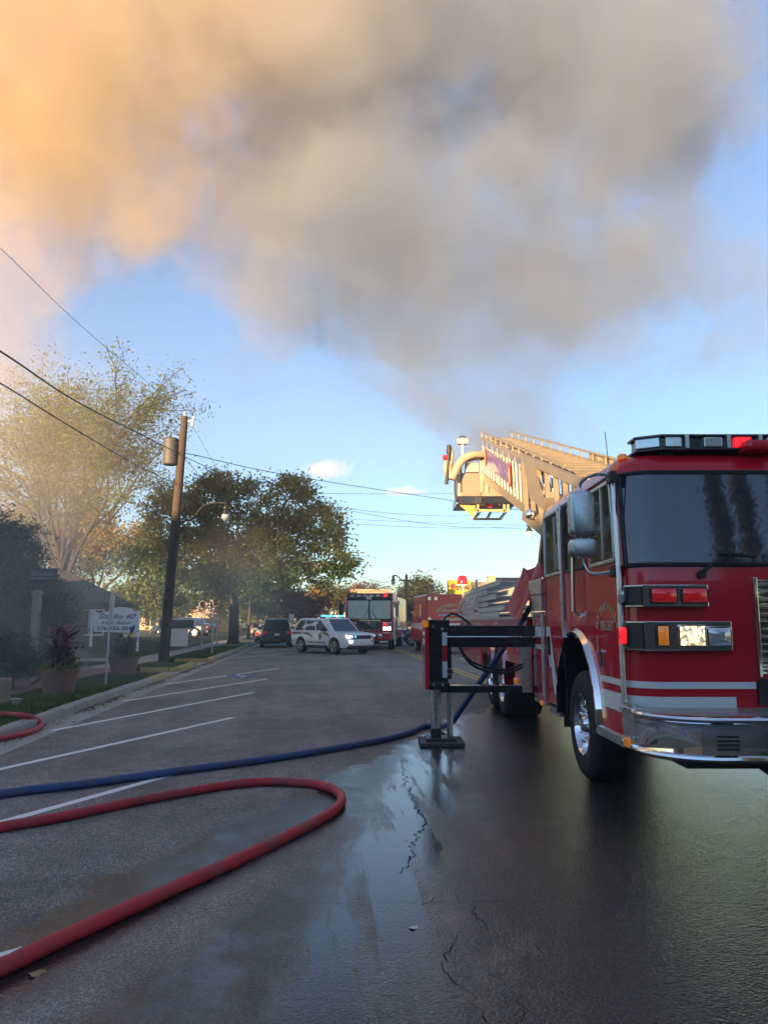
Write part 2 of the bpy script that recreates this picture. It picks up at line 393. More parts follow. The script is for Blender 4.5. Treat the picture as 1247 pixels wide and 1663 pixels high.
VC, VD = 28.4, 31.2                       # driveway 2
kerb = link('kerb', None, None, rz=ROAD, kind='structure')
def kerb_stone(s0, s1, paint=False, u0=KU - .17, u1=KU, lo=None):
    mb = MB(); j = random.uniform(-.006, .006); h0 = .15 + random.uniform(-.006, .006)
    prof = [(u0 + j, -.05), (u1 + j + .012, -.05), (u1 + j, h0 - .03), (u1 + j - .025, h0), (u0 + j, h0)]
    mb.prism(prof, 'y', s0 + .006, s1 - .006)
    mb.build('kerb_stone', YEL_PAINT if paint else CONC, kerb, smooth=False)
s_ = -8.0
while s_ < VA - 2.2: kerb_stone(s_, min(s_ + 3.05, VA - 1.9)); s_ += 3.05
kerb_stone(VA - 1.9, VA, True)
kerb_stone(VB, VC, True, KU - .30, KU - .13); 
kerb_stone(VD, VD + 2.4, True)
s_ = VD + 2.4
while s_ < 110: kerb_stone(s_, s_ + 3.05); s_ += 3.05
for a, b_ in ((VA, 1), (VB, -1), (VC, 1), (VD, -1)):      # painted returns beside the driveways
    pts = [(KU - .085 - .0 + .0, a), (KU - .45, a + .12 * b_), (KU - 1.3, a + .16 * b_)]
    for (u0, s0), (u1, s1) in zip(pts[:-1], pts[1:]):
        mb = MB(); mb.beam((u0, s0, .06), (u1, s1, .06), .15, .175); mb.build('kerb_stone', YEL_PAINT, kerb, bevel=.015)
slab('driveway', [(KU - 1.75, KU - .002, VA + .02, VB - .02, .022), (KU - 1.75, KU - .002, VC + .02, VD - .02, .022)], CONC)
slab('grass_verge', [(KU - 1.70, KU - .165, -8, VA, .138), (KU - 1.70, KU - .29, VB, VC, .135), (KU - 1.70, KU - .165, VD, 120, .138)], GRASS_G)
slab('pavement', [(KU - 3.25, KU - 1.70, -8, 25.6, .142), ], PAVING)
slab('concrete_path', [(KU - 3.0, KU - 1.70, 25.604, 120, .140), (KU - 9, KU - 3.0, 28.9, 31.0, .175)], CONC)
# bank and lawn left of the pavement
def lawn_h(u, s):
    k = min(1, max(0, (KU - 3.25 - u) / 3.4)); k = k * k * (3 - 2 * k)
    rise = .62 * min(1, max(0, (s - 6) / 14)); rise *= (1 - .35 * min(1, max(0, (s - 36) / 30)))
    v = .13 + k * rise + .03 * math.sin(u * 1.9 + s * .7)
    if 28.2 < s < 31.6: v *= max(.25, min(1, abs(s - 29.9) - .6))
    return v
mb = MB()
us = [KU - 3.22 - i * .5 for i in range(17)] + [KU - 13, KU - 18, KU - 30, KU - 60]; ss = [-10 + i * 1.0 for i in range(70)] + [62, 70, 90, 140]
mb.grid([[(u, s, lawn_h(u, s)) for u in us] for s in ss])
mb.build('lawn', GRASS_G, rz=ROAD, kind='structure', smooth=True)

# painted lines
def paint_line(name, a, b, w, m, z=.004):
    a, b = Vector(to_rd(a)).to_3d(), Vector(to_rd(b)).to_3d(); d = (b - a).normalized(); n = Vector((d.y, -d.x, 0)) * w / 2
    mb = MB(); N = 8; 
    mb.grid([[a + (b - a) * (k / N) - n + Vector((0, 0, z)), a + (b - a) * (k / N) + n + Vector((0, 0, z))] for k in range(N + 1)])
    return mb.build(name, m, road)
ends = [gnd(290, 1256), gnd(378, 1166), gnd(412, 1125), gnd(434, 1103), gnd(452, 1086)]
dirs = [(gnd(290, 1256) - gnd(0, 1337)), gnd(378, 1166) - gnd(0, 1250), gnd(412, 1125) - gnd(80, 1188), gnd(434, 1103) - gnd(215, 1137), gnd(452, 1086) - gnd(280, 1110)]
for e, d in zip(ends, dirs):
    d = d.normalized(); u = to_rd(e)[0]; k = (u - (KU + .35)) / (d.x * rca + d.y * rsa)
    paint_line('parking_line', e - d * k, e, .105, PAINT_W)
for s0 in (40.5, 46.0):
    e = rd(-1.1 - .0, s0); d = dirs[3].normalized(); paint_line('parking_line', e - d * 6.2, e, .105, PAINT_W)
paint_line('parking_line', gnd(-60, 1575), gnd(42, 1546), .13, PAINT_W)
for du in (-.11, .11): paint_line('centre_line', rd(4.52 + du, 17), rd(4.52 + du, 300), .11, PAINT_Y)
a = gnd(350, 1101); b2 = gnd(425, 1095)
mb = MB(); c0 = to_rd((a + b2) / 2); mb.lathe([(0, .0045), (.55, .0045)], (c0[0], c0[1], 0), n=20)
for v_i in range(len(mb.v)):
    x, y, z = mb.v[v_i]; mb.v[v_i] = (c0[0] + (x - c0[0]) * .7, c0[1] + (y - c0[1]) * 1.6, z)
mb.build('accessible_bay_marking', PAINT_B, road)
mb = MB(); mb.tube([(c0[0] - .1, c0[1] + .6, .008), (c0[0] - .05, c0[1] + .1, .008), (c0[0] + .2, c0[1] - .2, .008), (c0[0] + .1, c0[1] - .7, .008)], .035, 4)
for i, (x, y, z) in enumerate(mb.v): mb.v[i] = (x, y, .008 + (z - .008) * .02)
mb.build('accessible_symbol', PAINT_W, road)
# cracks and a saw-cut seam in the asphalt: thin dark ribbons
CRACK = mat('crack_dark', (.008, .008, .008), .9)
SEAM = mat('seam_filler', (.14, .14, .14), .6)
def crack(pts, w, m=CRACK, name='crack', jit=.03, z=.003):
    P = []
    src = [Vector((*to_rd(gnd(*p)), z)) for p in pts]
    for a, b in zip(src[:-1], src[1:]):
        n = max(2, int((b - a).length / .05))
        for k in range(n):
            q = a + (b - a) * (k / n); P.append(q + Vector((random.uniform(-jit, jit), random.uniform(-jit, jit), 0)))
    P.append(src[-1]); mb = MB(); rows = []
    for i, p in enumerate(P):
        d = (P[min(i + 1, len(P) - 1)] - P[max(i - 1, 0)]).normalized(); n = Vector((d.y, -d.x, 0)) * w * random.uniform(.2, 1.) / 3.6
        rows.append([p - n, p + n])
    mb.grid(rows); mb.build(name, m, road)
crack([(652, 1235), (664, 1290), (690, 1340), (668, 1372), (668, 1405), (640, 1420)], .022)
crack([(690, 1470), (725, 1450), (760, 1470), (772, 1480), (790, 1508)], .012)
crack([(735, 1525), (726, 1560), (724, 1585), (750, 1600), (775, 1640), (790, 1662)], .010)
crack([(862, 1530), (880, 1548)], .008); crack([(840, 1620), (845, 1660)], .008)
crack([(300, 1478), (360, 1474), (430, 1467)], .010); crack([(760, 1360), (790, 1352)], .008)
crack([(440, 1466), (520, 1467), (610, 1466), (700, 1465)], .007, SEAM, 'seam', .004)
crack([(700, 1466), (900, 1463), (1100, 1466), (1247, 1470)], .012, CRACK, 'seam', .006)
crack([(1000, 1170), (960, 1200), (890, 1160), (820, 1120)], .010)
# a pale scrap on the road
mb = MB(); c = gnd(671, 1509); mb.add([(c.x + .022 * math.cos(t) * (1 + .3 * math.sin(3 * t)), c.y + .018 * math.sin(t), .006 + .003 * math.sin(2 * t)) for t in [k * .52 for k in range(12)]], [tuple(range(12))])
mb.build('paper_scrap', mat('pale_paper', (.6, .6, .57), .8), label='small pale scrap of paper lying on the wet asphalt', cat='scrap')
mb = MB(); c = gnd(58, 1584); mb.add([(c.x + .035 * math.cos(t) * (1 + .35 * math.sin(5 * t)), c.y + .03 * math.sin(t) * (1 + .3 * math.cos(4 * t)), .008 + .008 * math.sin(2 * t)) for t in [k * .35 for k in range(18)]], [tuple(range(18))])
mb.build('fallen_leaf', mat('dry_leaf', (.30, .22, .10), .8), label='single curled tan leaf on the asphalt beside the red hose', cat='leaf')
# grass blades and leaf litter
def blades(name, rects, n, h, mats, label, cat):
    V = np.zeros((n, 3, 3)); areas = np.array([(r[1] - r[0]) * (r[3] - r[2]) for r in rects]); pick = RNG.choice(len(rects), n, p=areas / areas.sum())
    rr = np.array(rects)[pick]; q = RNG.random((n, 2))
    u = rr[:, 0] + (rr[:, 1] - rr[:, 0]) * q[:, 0]; s = rr[:, 2] + (rr[:, 3] - rr[:, 2]) * q[:, 1] ** 1.3
    hh = h * RNG.uniform(.5, 1.3, n); a = RNG.uniform(0, 6.28, n); w = .006 + .0006 * s
    z = np.array([lawn_h(x, y) if x < KU - 3.2 else .138 for x, y in zip(u, s)])
    V[:, 0] = np.stack([u - np.cos(a) * w, s - np.sin(a) * w, z - .005], 1); V[:, 1] = np.stack([u + np.cos(a) * w, s + np.sin(a) * w, z - .005], 1)
    V[:, 2] = np.stack([u + RNG.normal(0, .03, n), s + RNG.normal(0, .03, n), z + hh], 1)
    return tri_mesh(name, V, mats, rz=ROAD, kind='stuff', label=label, cat=cat)
def tri_mesh(name, V, m, parent=None, **kw):
    n = len(V); k = V.shape[1]; me = bpy.data.meshes.new(name)
    me.vertices.add(n * k); me.vertices.foreach_set('co', V.reshape(-1).astype(np.float32))
    me.loops.add(n * k); me.loops.foreach_set('vertex_index', np.arange(n * k, dtype=np.int32))
    me.polygons.add(n); me.polygons.foreach_set('loop_start', np.arange(0, n * k, k, dtype=np.int32))
    me.update(calc_edges=True); me.validate(); me.materials.append(m)
    return link(name, me, parent, **kw)
def leaf_mat(name, cols, trans=.3, scale=.6, rough=.6):
    m, t, b = node_tree(name); L = t.links.new
    tc = nd(t, 'ShaderNodeTexCoord'); ge = nd(t, 'ShaderNodeNewGeometry')
    f = mth(t, 'ADD', mth(t, 'MULTIPLY', rng(t, noise(t, tc.outputs['Object'], scale, 4, .6), .3, .7), .65), mth(t, 'MULTIPLY', ge.outputs['Random Per Island'], .35))
    cr = nd(t, 'ShaderNodeValToRGB'); L(f, cr.inputs[0]); e = cr.color_ramp.elements
    e[0].position = .1; e[0].color = (*cols[0], 1); e[1].position = .9; e[1].color = (*cols[-1], 1)
    for i, c in enumerate(cols[1:-1]): q = e.new(.1 + .8 * (i + 1) / (len(cols) - 1)); q.color = (*c, 1)
    L(cr.outputs[0], b.inputs['Base Color']); b.inputs['Roughness'].default_value = rough; b.inputs['Specular IOR Level'].default_value = .25
    tr = nd(t, 'ShaderNodeBsdfTranslucent'); L(cr.outputs[0], tr.inputs[0]); mx = nd(t, 'ShaderNodeMixShader'); mx.inputs[0].default_value = trans
    L(b.outputs[0], mx.inputs[1]); L(tr.outputs[0], mx.inputs[2]); L(mx.outputs[0], t.nodes['Material Output'].inputs['Surface']); return m
GRASS = leaf_mat('grass_blades', [(.05, .085, .022), (.085, .125, .035), (.14, .16, .06)], .25, 1.5)
blades('verge_grass', [(KU - 1.70, KU - .17, 8, VA), (KU - 1.70, KU - .3, VB, VC), (KU - 1.70, KU - .17, VD, 45)], 60000, .055, GRASS, 'short green grass growing along the verge', 'grass')
blades('lawn_grass', [(KU - 9, KU - 3.3, 16, 28), (KU - 9, KU - 3.3, 32, 45)], 34000, .07, GRASS, 'green lawn grass on the bank', 'grass')
LITTER = leaf_mat('leaf_litter', [(.09, .05, .02), (.20, .11, .04), (.28, .19, .08)], .1, 4)
n = 2600; u = KU + np.abs(RNG.normal(0, .13, n)) + .01; s = RNG.uniform(9, 42, n)
keep = (np.sin(s * 1.3) + .6 * np.sin(s * 3.1) + RNG.normal(0, .6, n)) > -.2; u, s = u[keep], s[keep]; n = len(u)
a = RNG.uniform(0, 6.28, n); w = RNG.uniform(.015, .04, n); V = np.zeros((n, 4, 3))
for k in range(4):
    t = a + k * 1.571; V[:, k] = np.stack([u + np.cos(t) * w * (1 if k % 2 else .6), s + np.sin(t) * w * (1 if k % 2 else .6), .012 + RNG.uniform(0, .025, n)], 1)
tri_mesh('leaf_litter', V, LITTER, rz=ROAD, kind='stuff', label='brown fallen leaves gathered in the gutter', cat='leaves')
# ================================================================== LADDER TRUCK
TX, TY, TW = 2.03, 6.45, 2.5
truck = thing('ladder_truck', 'large red ladder truck with white stripes, raised aerial boom and extended black outrigger', 'fire truck', (TX, TY, 0))
def sx(x, y, X=TX):                       # pixel on the truck's kerb-side plane -> local (y, z)
    d = ray(x, y); t = X / d.x
    return (d.y * t - TY, CAM_H + d.z * t)
def cab_outline(z, off=0.):
    """plan outline of the cab at height z (closed, from rear kerb-side corner round the front)"""
    rake = .16 * max(0, min(1, (z - 2.0) / .95)) if z < 2.95 else .16 + (z - 2.95) * .25
    ins = .0 if z < 2.2 else .02 * (z - 2.2)
    if z > 2.90: k = (z - 2.90) / .20; ins = .014 + .19 * (1 - math.sqrt(max(0, 1 - min(1, k) ** 2)))
    x0, x1, y0, y1, r = ins - off, TW - ins + off, rake + (ins if z > 2.9 else 0) - off, 3.30 - (ins if z > 2.9 else 0) + off, .30 + off
    pts = [(x0, y1)]
    for k in range(9):
        t = R(180 + 90 * k / 8); pts.append((x0 + r + r * math.cos(t), y0 + r + r * math.sin(t)))
    for k in range(9):
        t = R(270 + 90 * k / 8); pts.append((x1 - r + r * math.cos(t), y0 + r + r * math.sin(t)))
    return pts + [(x1, y1)]
zs = [.62, .9, 1.3, 1.7, 2.0, 2.2, 2.5, 2.75, 2.90, 2.96, 3.01, 3.05, 3.08, 3.095, 3.10]
mb = MB(); rows = [[(x, y, z) for x, y in cab_outline(z)] for z in zs]; n = len(rows[0])
for r_ in rows: mb.v += r_
for i in range(len(rows) - 1):
    for j in range(n): mb.f.append((i * n + j, i * n + (j + 1) % n, (i + 1) * n + (j + 1) % n, (i + 1) * n + j))
mb.f.append(tuple(range(n))[::-1]); mb.f.append(tuple((len(rows) - 1) * n + j for j in range(n)))
cab_me = mb.mesh('cab', RED)
# wheel arch: real cut-out
AY, AZ = 8.23 - TY, .60                   # arch centre
def arch_pts(ry, rz_, n=20, base=.40):
    return [(AY - ry, base)] + [(AY + ry * math.cos(math.pi - math.pi * k / n), AZ + rz_ * math.sin(math.pi * k / n)) for k in range(n + 1)] + [(AY + ry, base)]
def cut(me, polys):
    o = bpy.data.objects.new('tmp', me); C.objects.link(o); cs = []
    for mbx in polys:
        c = bpy.data.objects.new('tmpc', mbx.mesh('tmpc', PLASTIC)); C.objects.link(c); cs.append(c)
        md = o.modifiers.new('b', 'BOOLEAN'); md.object = c; md.operation = 'DIFFERENCE'; md.solver = 'EXACT'
    bpy.context.view_layer.update()
    out = bpy.data.meshes.new_from_object(o.evaluated_get(bpy.context.evaluated_depsgraph_get()))
    for c in cs: bpy.data.objects.remove(c)
    bpy.data.objects.remove(o); return out
a1 = MB().prism(arch_pts(.84, .88), 'x', -.3, .78); a2 = MB().prism(arch_pts(.84, .88), 'x', TW - .78, TW + .3)
cab_me = cut(cab_me, [a1, a2]); cab_me.materials.clear(); cab_me.materials.append(RED); cab_me.shade_smooth(); cab_me.set_sharp_from_angle(angle=R(30))
cab = link('cab', cab_me, truck)
for x0, x1 in ((.03, .775), (TW - .775, TW - .03)):      # liner inside the arch
    mb = MB(); P = arch_pts(.835, .875); mb.grid([[(x0, y, z) for y, z in P], [(x1, y, z) for y, z in P]])
    xi = x1 if x0 < 1 else x0
    mb.add([(xi, y, z) for y, z in P], [tuple(range(len(P)))]); mb.build('wheel_well', PLASTIC, truck)
for x0, x1 in ((-.05, .05), (TW - .05, TW + .05)):      # polished fender band
    A, B_ = arch_pts(.93, .955, 24, .56), arch_pts(.83, .87, 24, .56); mb = MB()
    xo, xi = (x0, x1) if x0 < 1 else (x1, x0)
    mb.grid([[(xi, *p) for p in A], [(xo, *[(a * .25 + b * .75) for a, b in zip(p, q)]) for p, q in zip(A, B_)], [(xo, *[(a * -.1 + b * 1.1) for a, b in zip(p, q)]) for p, q in zip(A, B_)], [(xi, *q) for q in B_]])
    mb.build('fender', CHROME, truck, smooth=True)

def strip(z0, z1, off, j0, j1, m, name, nz=4, parent=None):   # band hugging the cab front between outline indices
    mb = MB(); mb.grid([[(x, y, z) for x, y in cab_outline(z, off)[j0:j1]] for z in [z0 + (z1 - z0) * k / nz for k in range(nz + 1)]])
    return mb.build(name, m, parent or truck, smooth=True)
ws = strip(2.07, 2.885, .010, 4, 17, GLASS, 'windshield', 8)
mb = MB()                                 # rubber seal round the windshield
lo = [(x, y, 2.07) for x, y in cab_outline(2.09, .012)[4:17]]; hi = [(x, y, 2.885) for x, y in cab_outline(2.885, .012)[4:17]]
Lp = [(cab_outline(z, .012)[4][0], cab_outline(z, .012)[4][1], z) for z in (2.07, 2.3, 2.5, 2.7, 2.885)]
Rp = [(cab_outline(z, .012)[16][0], cab_outline(z, .012)[16][1], z) for z in (2.07, 2.3, 2.5, 2.7, 2.885)]
for P in (lo, hi, Lp, Rp): mb.tube(P, .02, 6)
mb.build('seal', PLASTIC, ws, smooth=True)
def wiper(xb, dx):
    mb = MB(); mb.tube([(xb, -.02, 2.0), (xb + dx * .35, -.03, 2.08), (xb + dx, -.005 + .02, 2.16)], [.022, .014, .008], 6); mb.beam((xb + dx * .55, .0, 2.17), (xb + dx * 1.6, .0, 2.145), .012, .02)
    mb.cyl((xb, .01, 1.985), (xb, -.04, 1.985), .035, n=10); return mb.build('wiper', PLASTIC, truck)
wiper(.62, .30); wiper(1.75, .30)
# stripes on the front and the front corner
strip(1.05, 1.105, .004, 1, 10, WHITE_ST, 'stripe', 2); strip(.83, .985, .004, 1, 10, WHITE_ST, 'stripe', 3)
mb = MB(); mb.add([(.30, -.004, 1.05), (1.02, -.004, 1.05), (1.02, -.004, 1.105), (.30, -.004, 1.105)], [(0, 1, 2, 3)]); mb.build('stripe', WHITE_ST, truck)
mb = MB(); mb.add([(.30, -.004, .83), (.85, -.004, .83), (.85, -.004, .985), (.30, -.004, .985)], [(0, 1, 2, 3)]); mb.build('stripe', WHITE_ST, truck)
def side_poly(pts, m, name, parent=None, off=.004, pix=True, X=TX):
    q = [sx(*p, X=X) for p in pts] if pix else pts
    mb = MB(); mb.add([(X - TX - off, y, z) for y, z in q], [tuple(range(len(q)))]); return mb.build(name, m, parent or truck)
for z0, z1 in ((1.05, 1.105), (.83, .985)): side_poly([(.20, z0), (.92, z0), (.90, z1), (.20, z1)], WHITE_ST, 'stripe', pix=False)
# cab doors: panel outlines, windows in bright frames, hinge lines
def door(y0, y1, z0, z1, wy0, wy1, wz0, wz1, slant=0., fr=ALU):
    mb = MB()                             # dark shut line with a slightly proud skin
    for (a, b) in (((y0, z0), (y0, z1)), ((y1, z0), (y1, z1)), ((y0, z1), (y1, z1))):
        mb.beam((-.001, *a), (-.001, *b), .012, .012)
    dd = mb.build('door', PLASTIC, truck)
    poly = [(wy0, wz0), (wy1, wz0 + slant), (wy1, wz1), (wy0 + .07, wz1)]
    mb = MB(); mb.add([(-.012, y, z) for y, z in poly], [(0, 1, 2, 3)]); mb.build('window', GLASS_G, dd)
    mb = MB()
    for a, b in zip(poly, poly[1:] + poly[:1]): mb.beam((-.012, *a), (-.012, *b), .030, .034)
    mb.build('window_frame', fr, dd, bevel=.006)
    return dd
d1 = door(.19, 2.23, 1.60, 2.90, .27, 1.06, 2.13, 2.84)
d2 = door(2.30, 3.24, .66, 2.90, 2.36, 3.17, 2.15, 2.88)
mb = MB(); P = [(1.30, 2.14), (2.08, 2.14), (2.08, 2.87), (1.30, 2.87)]; mb.add([(-.012, y, z) for y, z in P], [(0, 1, 2, 3)]); pw = mb.build('window', GLASS_G, truck)
mb = MB()
for a, b in zip(P, P[1:] + P[:1]): mb.beam((-.012, *a), (-.012, *b), .03, .03)
mb.build('window_frame', PLASTIC, pw, bevel=.006)
for y_, w_ in ((.62, .03), (2.62, .02)): mb = MB(); mb.beam((-.014, y_, 2.16), (-.014, y_, 2.83), w_, .02); mb.build('window_bar', ALU, truck)
mb = MB()                                 # seats glimpsed through the glass
mb.box(-.0135, -.0125, 2.44, 2.58, 2.2, 2.5); mb.build('headrest', mat('grey_seat', (.2, .22, .21), .8), truck)
def trim(y, z0, z1, w=.05, name='trim'):
    mb = MB(); mb.beam((-.012, y, z0), (-.012, y, z1), .04, w); return mb.build(name, ALU, truck, bevel=.008)
trim(2.255, 1.42, 2.92, .055, 'door_trim')
mb = MB(); P = [(-.015, .15, .62), (-.02, .15, 1.2), (-.02, .15, 2.0), (-.015, .20, 2.5), (-.0, .28, 2.92)]; mb.tube(P, .022, 8); mb.build('corner_trim', ALU, truck, smooth=True)
k = 0
for z in [.72 + i * .105 for i in range(13)]:
    mb = MB(); mb.cyl((-.016, .205, z), (-.016, .205, z + .07), .011, n=6); mb.build('hinge', ALU, truck)
for z in [1.5 + i * .105 for i in range(13)]:
    mb = MB(); mb.cyl((-.03, 2.29, z), (-.03, 2.29, z + .07), .010, n=6); mb.build('hinge', ALU, truck)
mb = MB(); mb.rounded(.74, .82, 1.17, 1.34, .02, 'x', -.022, .0); hd = mb.build('door_handle', CHROME, truck, bevel=.005)
mb = MB(); mb.rounded(.755, .805, 1.19, 1.32, .015, 'x', -.025, -.02); mb.build('paddle', PLASTIC, hd)
side_poly([(.93, 1.30), (.99, 1.30), (.99, 1.46), (.93, 1.46)], mat('pink_reflector', (.45, .16, .18), .4), 'reflector', pix=False)
mb = MB(); mb.rounded(3.05, 3.12, 1.19, 1.42, .02, 'x', -.03, .0); mb.build('door_handle', PLASTIC, truck, bevel=.006)
mb = MB(); mb.tube([(-.01, 1.53, 2.30), (-.07, 1.53, 2.28), (-.075, 1.56, 1.70), (-.01, 1.56, 1.67)], .022, 8); mb.build('grab_rail', ALU, truck, smooth=True)
mb = MB(); mb.tube(bez([(-.01, 1.50, 1.70), (-.06, 1.40, 1.66), (-.06, 1.30, 1.66), (-.01, 1.24, 1.69)], 5), .012, 6); mb.build('grab_rail', CHROME, truck, smooth=True)
GOLDT = GOLD
lettering('WYTHEVILLE', .105, (-.001, .62, 1.70), (0, -1, 0), (0, 0, 1), GOLDT, truck, arc=.36, bold=.003)
lettering('FIRE DEPT', .115, (-.001, .62, 1.52), (0, -1, 0), (0, 0, 1), GOLDT, truck, bold=.003, width=.42)
mb = MB(); mb.box(-.035, .35, .18, .93, .555, .64); st = mb.build('step', ALU, truck, bevel=.01)
TREAD = mat('tread_plate', (.60, .59, .57), .3, metal=1, var=.08)
def tread_bars(mb, org, e1, e2, n1, n2, p, nrm, L=.03, w=.007):
    org, e1, e2, nrm = Vector(org), Vector(e1), Vector(e2), Vector(nrm)
    for i in range(n1):
        for j in range(n2):
            c = org + e1 * (p * (i + .5)) + e2 * (p * (j + .5)); d = (e1 + e2 * (1 if (i + j) % 2 else -1)).normalized() * L / 2; sd = d.cross(nrm).normalized() * w / 2
            mb.add([c - d, c + sd + nrm * .003, c + d, c - sd + nrm * .003], [(0, 1, 2, 3)])
mb = MB(); tread_bars(mb, (-.036, .19, .56), (0, 1, 0), (0, 0, 1), 18, 2, .04, (-1, 0, 0)); mb.build('tread_pattern', CHROME, st, fix=False)['kind'] = 'stuff'
mb = MB(); mb.box(.0, .5, 2.70, 3.26, .50, .58); mb.build('step', ALU, truck, bevel=.01)
# bumper
def bump_plan(off=0.):
    pts = [(-.03 - off, .16), (-.03 - off, -.14)]; r = .46 + off
    for k in range(1, 13):
        t = R(180 + 90 * k / 12); pts.append((-.03 + .46 + r * math.cos(t) * 1.0, -.14 + r * math.sin(t) * 1.12))
    half = pts; return half + [(TW - x, y) for x, y in half[::-1]]
prof = [(-.05, .565), (.0, .57), (.022, .585), (.028, .60), (.022, .618), (.004, .63), (.0, .66), (.0, .80), (.0, .845), (.006, .855), (.025, .866), (.030, .882), (.022, .898), (.0, .906), (-.05, .906)]
mb = MB(); mb.grid([[(x, y, z) for x, y in bump_plan(o)] for o, z in prof]); bm_ = mb.build('bumper', CHROME, truck, smooth=True, fix=False)
mb = MB(); P = bump_plan(-.03); mb.add([(x, y, .900) for x, y in P], [tuple(range(len(P)))]); dk = mb.build('bumper_deck', ALU, truck)
mb = MB(); tread_bars(mb, (.28, -.62, .901), (1, 0, 0), (0, 1, 0), 48, 15, .04, (0, 0, 1)); mb.build('tread_pattern', CHROME, dk, fix=False)['kind'] = 'stuff'
mb = MB()
for i in range(4):
    for j in range(3): mb.box(.40 + j * .055, .448 + j * .055, -.668, -.648, .665 + i * .03, .683 + i * .03)
mb.build('vent_slot', PLASTIC, bm_)
mb = MB(); mb.box(-.040, -.02, -.12, .14, .60, .94); sp_ = mb.build('corner_plate', ALU, truck, bevel=.004)
mb = MB(); tread_bars(mb, (-.041, -.12, .61), (0, 1, 0), (0, 0, 1), 6, 8, .04, (-1, 0, 0)); mb.build('tread_pattern', CHROME, sp_, fix=False)['kind'] = 'stuff'
mb = MB(); mb.rounded(-.06, .10, .585, .655, .015, 'x', -.062, -.04); mb.build('marker_lamp', LENS_A, truck, bevel=.01)
for y, z in ((-.14, .68), (-.14, .87)):
    mb = MB(); mb.lathe([(0, -.012), (.014, -.008), (.016, .0)], (-.045, y, z), 'x', 10); mb.build('bolt', CHROME, truck, smooth=True)
for x in (.83, .98):
    mb = MB(); mb.cyl((x, -.60, .50), (x, -.45, .53), .045, .05); mb.build('tow_eye', PLASTIC, truck)
mb = MB(); mb.box(.25, TW - .25, -.45, 3.2, .50, .60); mb.box(.6, 1.9, .3, 14, .42, .62); mb.build('chassis', PLASTIC, truck)
# light clusters on the front
DCHROME = mat('dark_chrome', (.5, .5, .51), .12, metal=1, var=.1)
def lamp_bar(z0, z1, x1, cells):
    plan = [(.005, .22), (-.005, .06), (.10, -.075), (x1, -.085), (x1, .01), (.30, .02), (.10, .22)]
    mb = MB(); mb.prism(plan, 'z', z0, z1); h = mb.build('lamp_housing', DCHROME, truck, bevel=.008)
    mb = MB(); A, B_ = Vector((.0, .055, 0)), Vector((.098, -.071, 0)); nn = Vector((-.79, -.61, 0)) * .012; mb.add([A + nn + Vector((0, 0, z0 + .012)), B_ + nn + Vector((0, 0, z0 + .012)), B_ + nn + Vector((0, 0, z1 - .012)), A + nn + Vector((0, 0, z1 - .012))], [(0, 1, 2, 3)]); mb.build('end_plate', PLASTIC, h)  # dark sheet added over the angled chrome to hide its bright reflection
    for x0, x1_, a, b, m, dp in cells:
        mb = MB(); mb.rounded(x0 - .015, x1_ + .015, a - .014, b + .014, .025, 'y', -.098, -.075); bz = mb.build('bezel', PLASTIC if dp else CHROME, h, bevel=.006)
        mb = MB(); P = []
        for i in range(7):
            row = []
            for j in range(7):
                u_, v_ = i / 6, j / 6; row.append((x0 + (x1_ - x0) * v_, -.10 - .018 * (1 - (2 * u_ - 1) ** 4) * (1 - (2 * v_ - 1) ** 4), a + (b - a) * u_))
            P.append(row)
        mb.grid(P); mb.build('lens', m, h, smooth=True)
    return h
h1 = lamp_bar(1.715, 1.90, .64, [(.17, .37, 1.755, 1.865, LENS_R, 1), (.425, .62, 1.755, 1.865, LENS_R, 1)])
h2 = lamp_bar(1.36, 1.60, .815, [(.205, .29, 1.405, 1.56, LENS_A, 1), (.385, .585, 1.405, 1.56, HEAD_L, 0), (.615, .795, 1.405, 1.545, LENS_C, 0)])
for z0, z1, m, h in ((1.75, 1.86, LENS_C, h1), (1.41, 1.55, LENS_RL, h2)):      # side-facing lamps on the wrapped end
    mb = MB(); mb.rounded(.035, .155, z0, z1, .03, 'x', -.045, .0); mb.build('lens', m, h, bevel=.015, smooth=True)
    mb = MB(); mb.rounded(.02, .17, z0 - .015, z1 + .015, .03, 'x', -.012, .004); mb.build('bezel', PLASTIC, h, bevel=.004)
for x0, x1_ in ((TW - .64, TW - .07), ):
    mb = MB(); mb.box(x0, x1_, -.085, .02, 1.715, 1.90); mb.build('lamp_housing', CHROME, truck, bevel=.008)
    mb = MB(); mb.box(x0 - .17, x1_, -.085, .02, 1.36, 1.60); mb.build('lamp_housing', CHROME, truck, bevel=.008)
# grille
mb = MB(); mb.box(1.06, TW - 1.06, -.03, .01, 1.17, 1.94)
for x in (1.035, TW - 1.06): mb.box(x, x + .03, -.05, .01, 1.15, 1.96)
gr = mb.build('grille', CHROME, truck, bevel=.005)
for i in range(24):
    mb = MB(); mb.box(1.08, TW - 1.08, -.05, -.033, 1.19 + i * .031, 1.205 + i * .031); mb.build('slat', STEEL_B if i % 2 else PLASTIC, gr)
mb = MB(); mb.box(1.03, TW - 1.03, -.02, .01, .92, 1.13); mb.build('lower_grille', PLASTIC, truck)
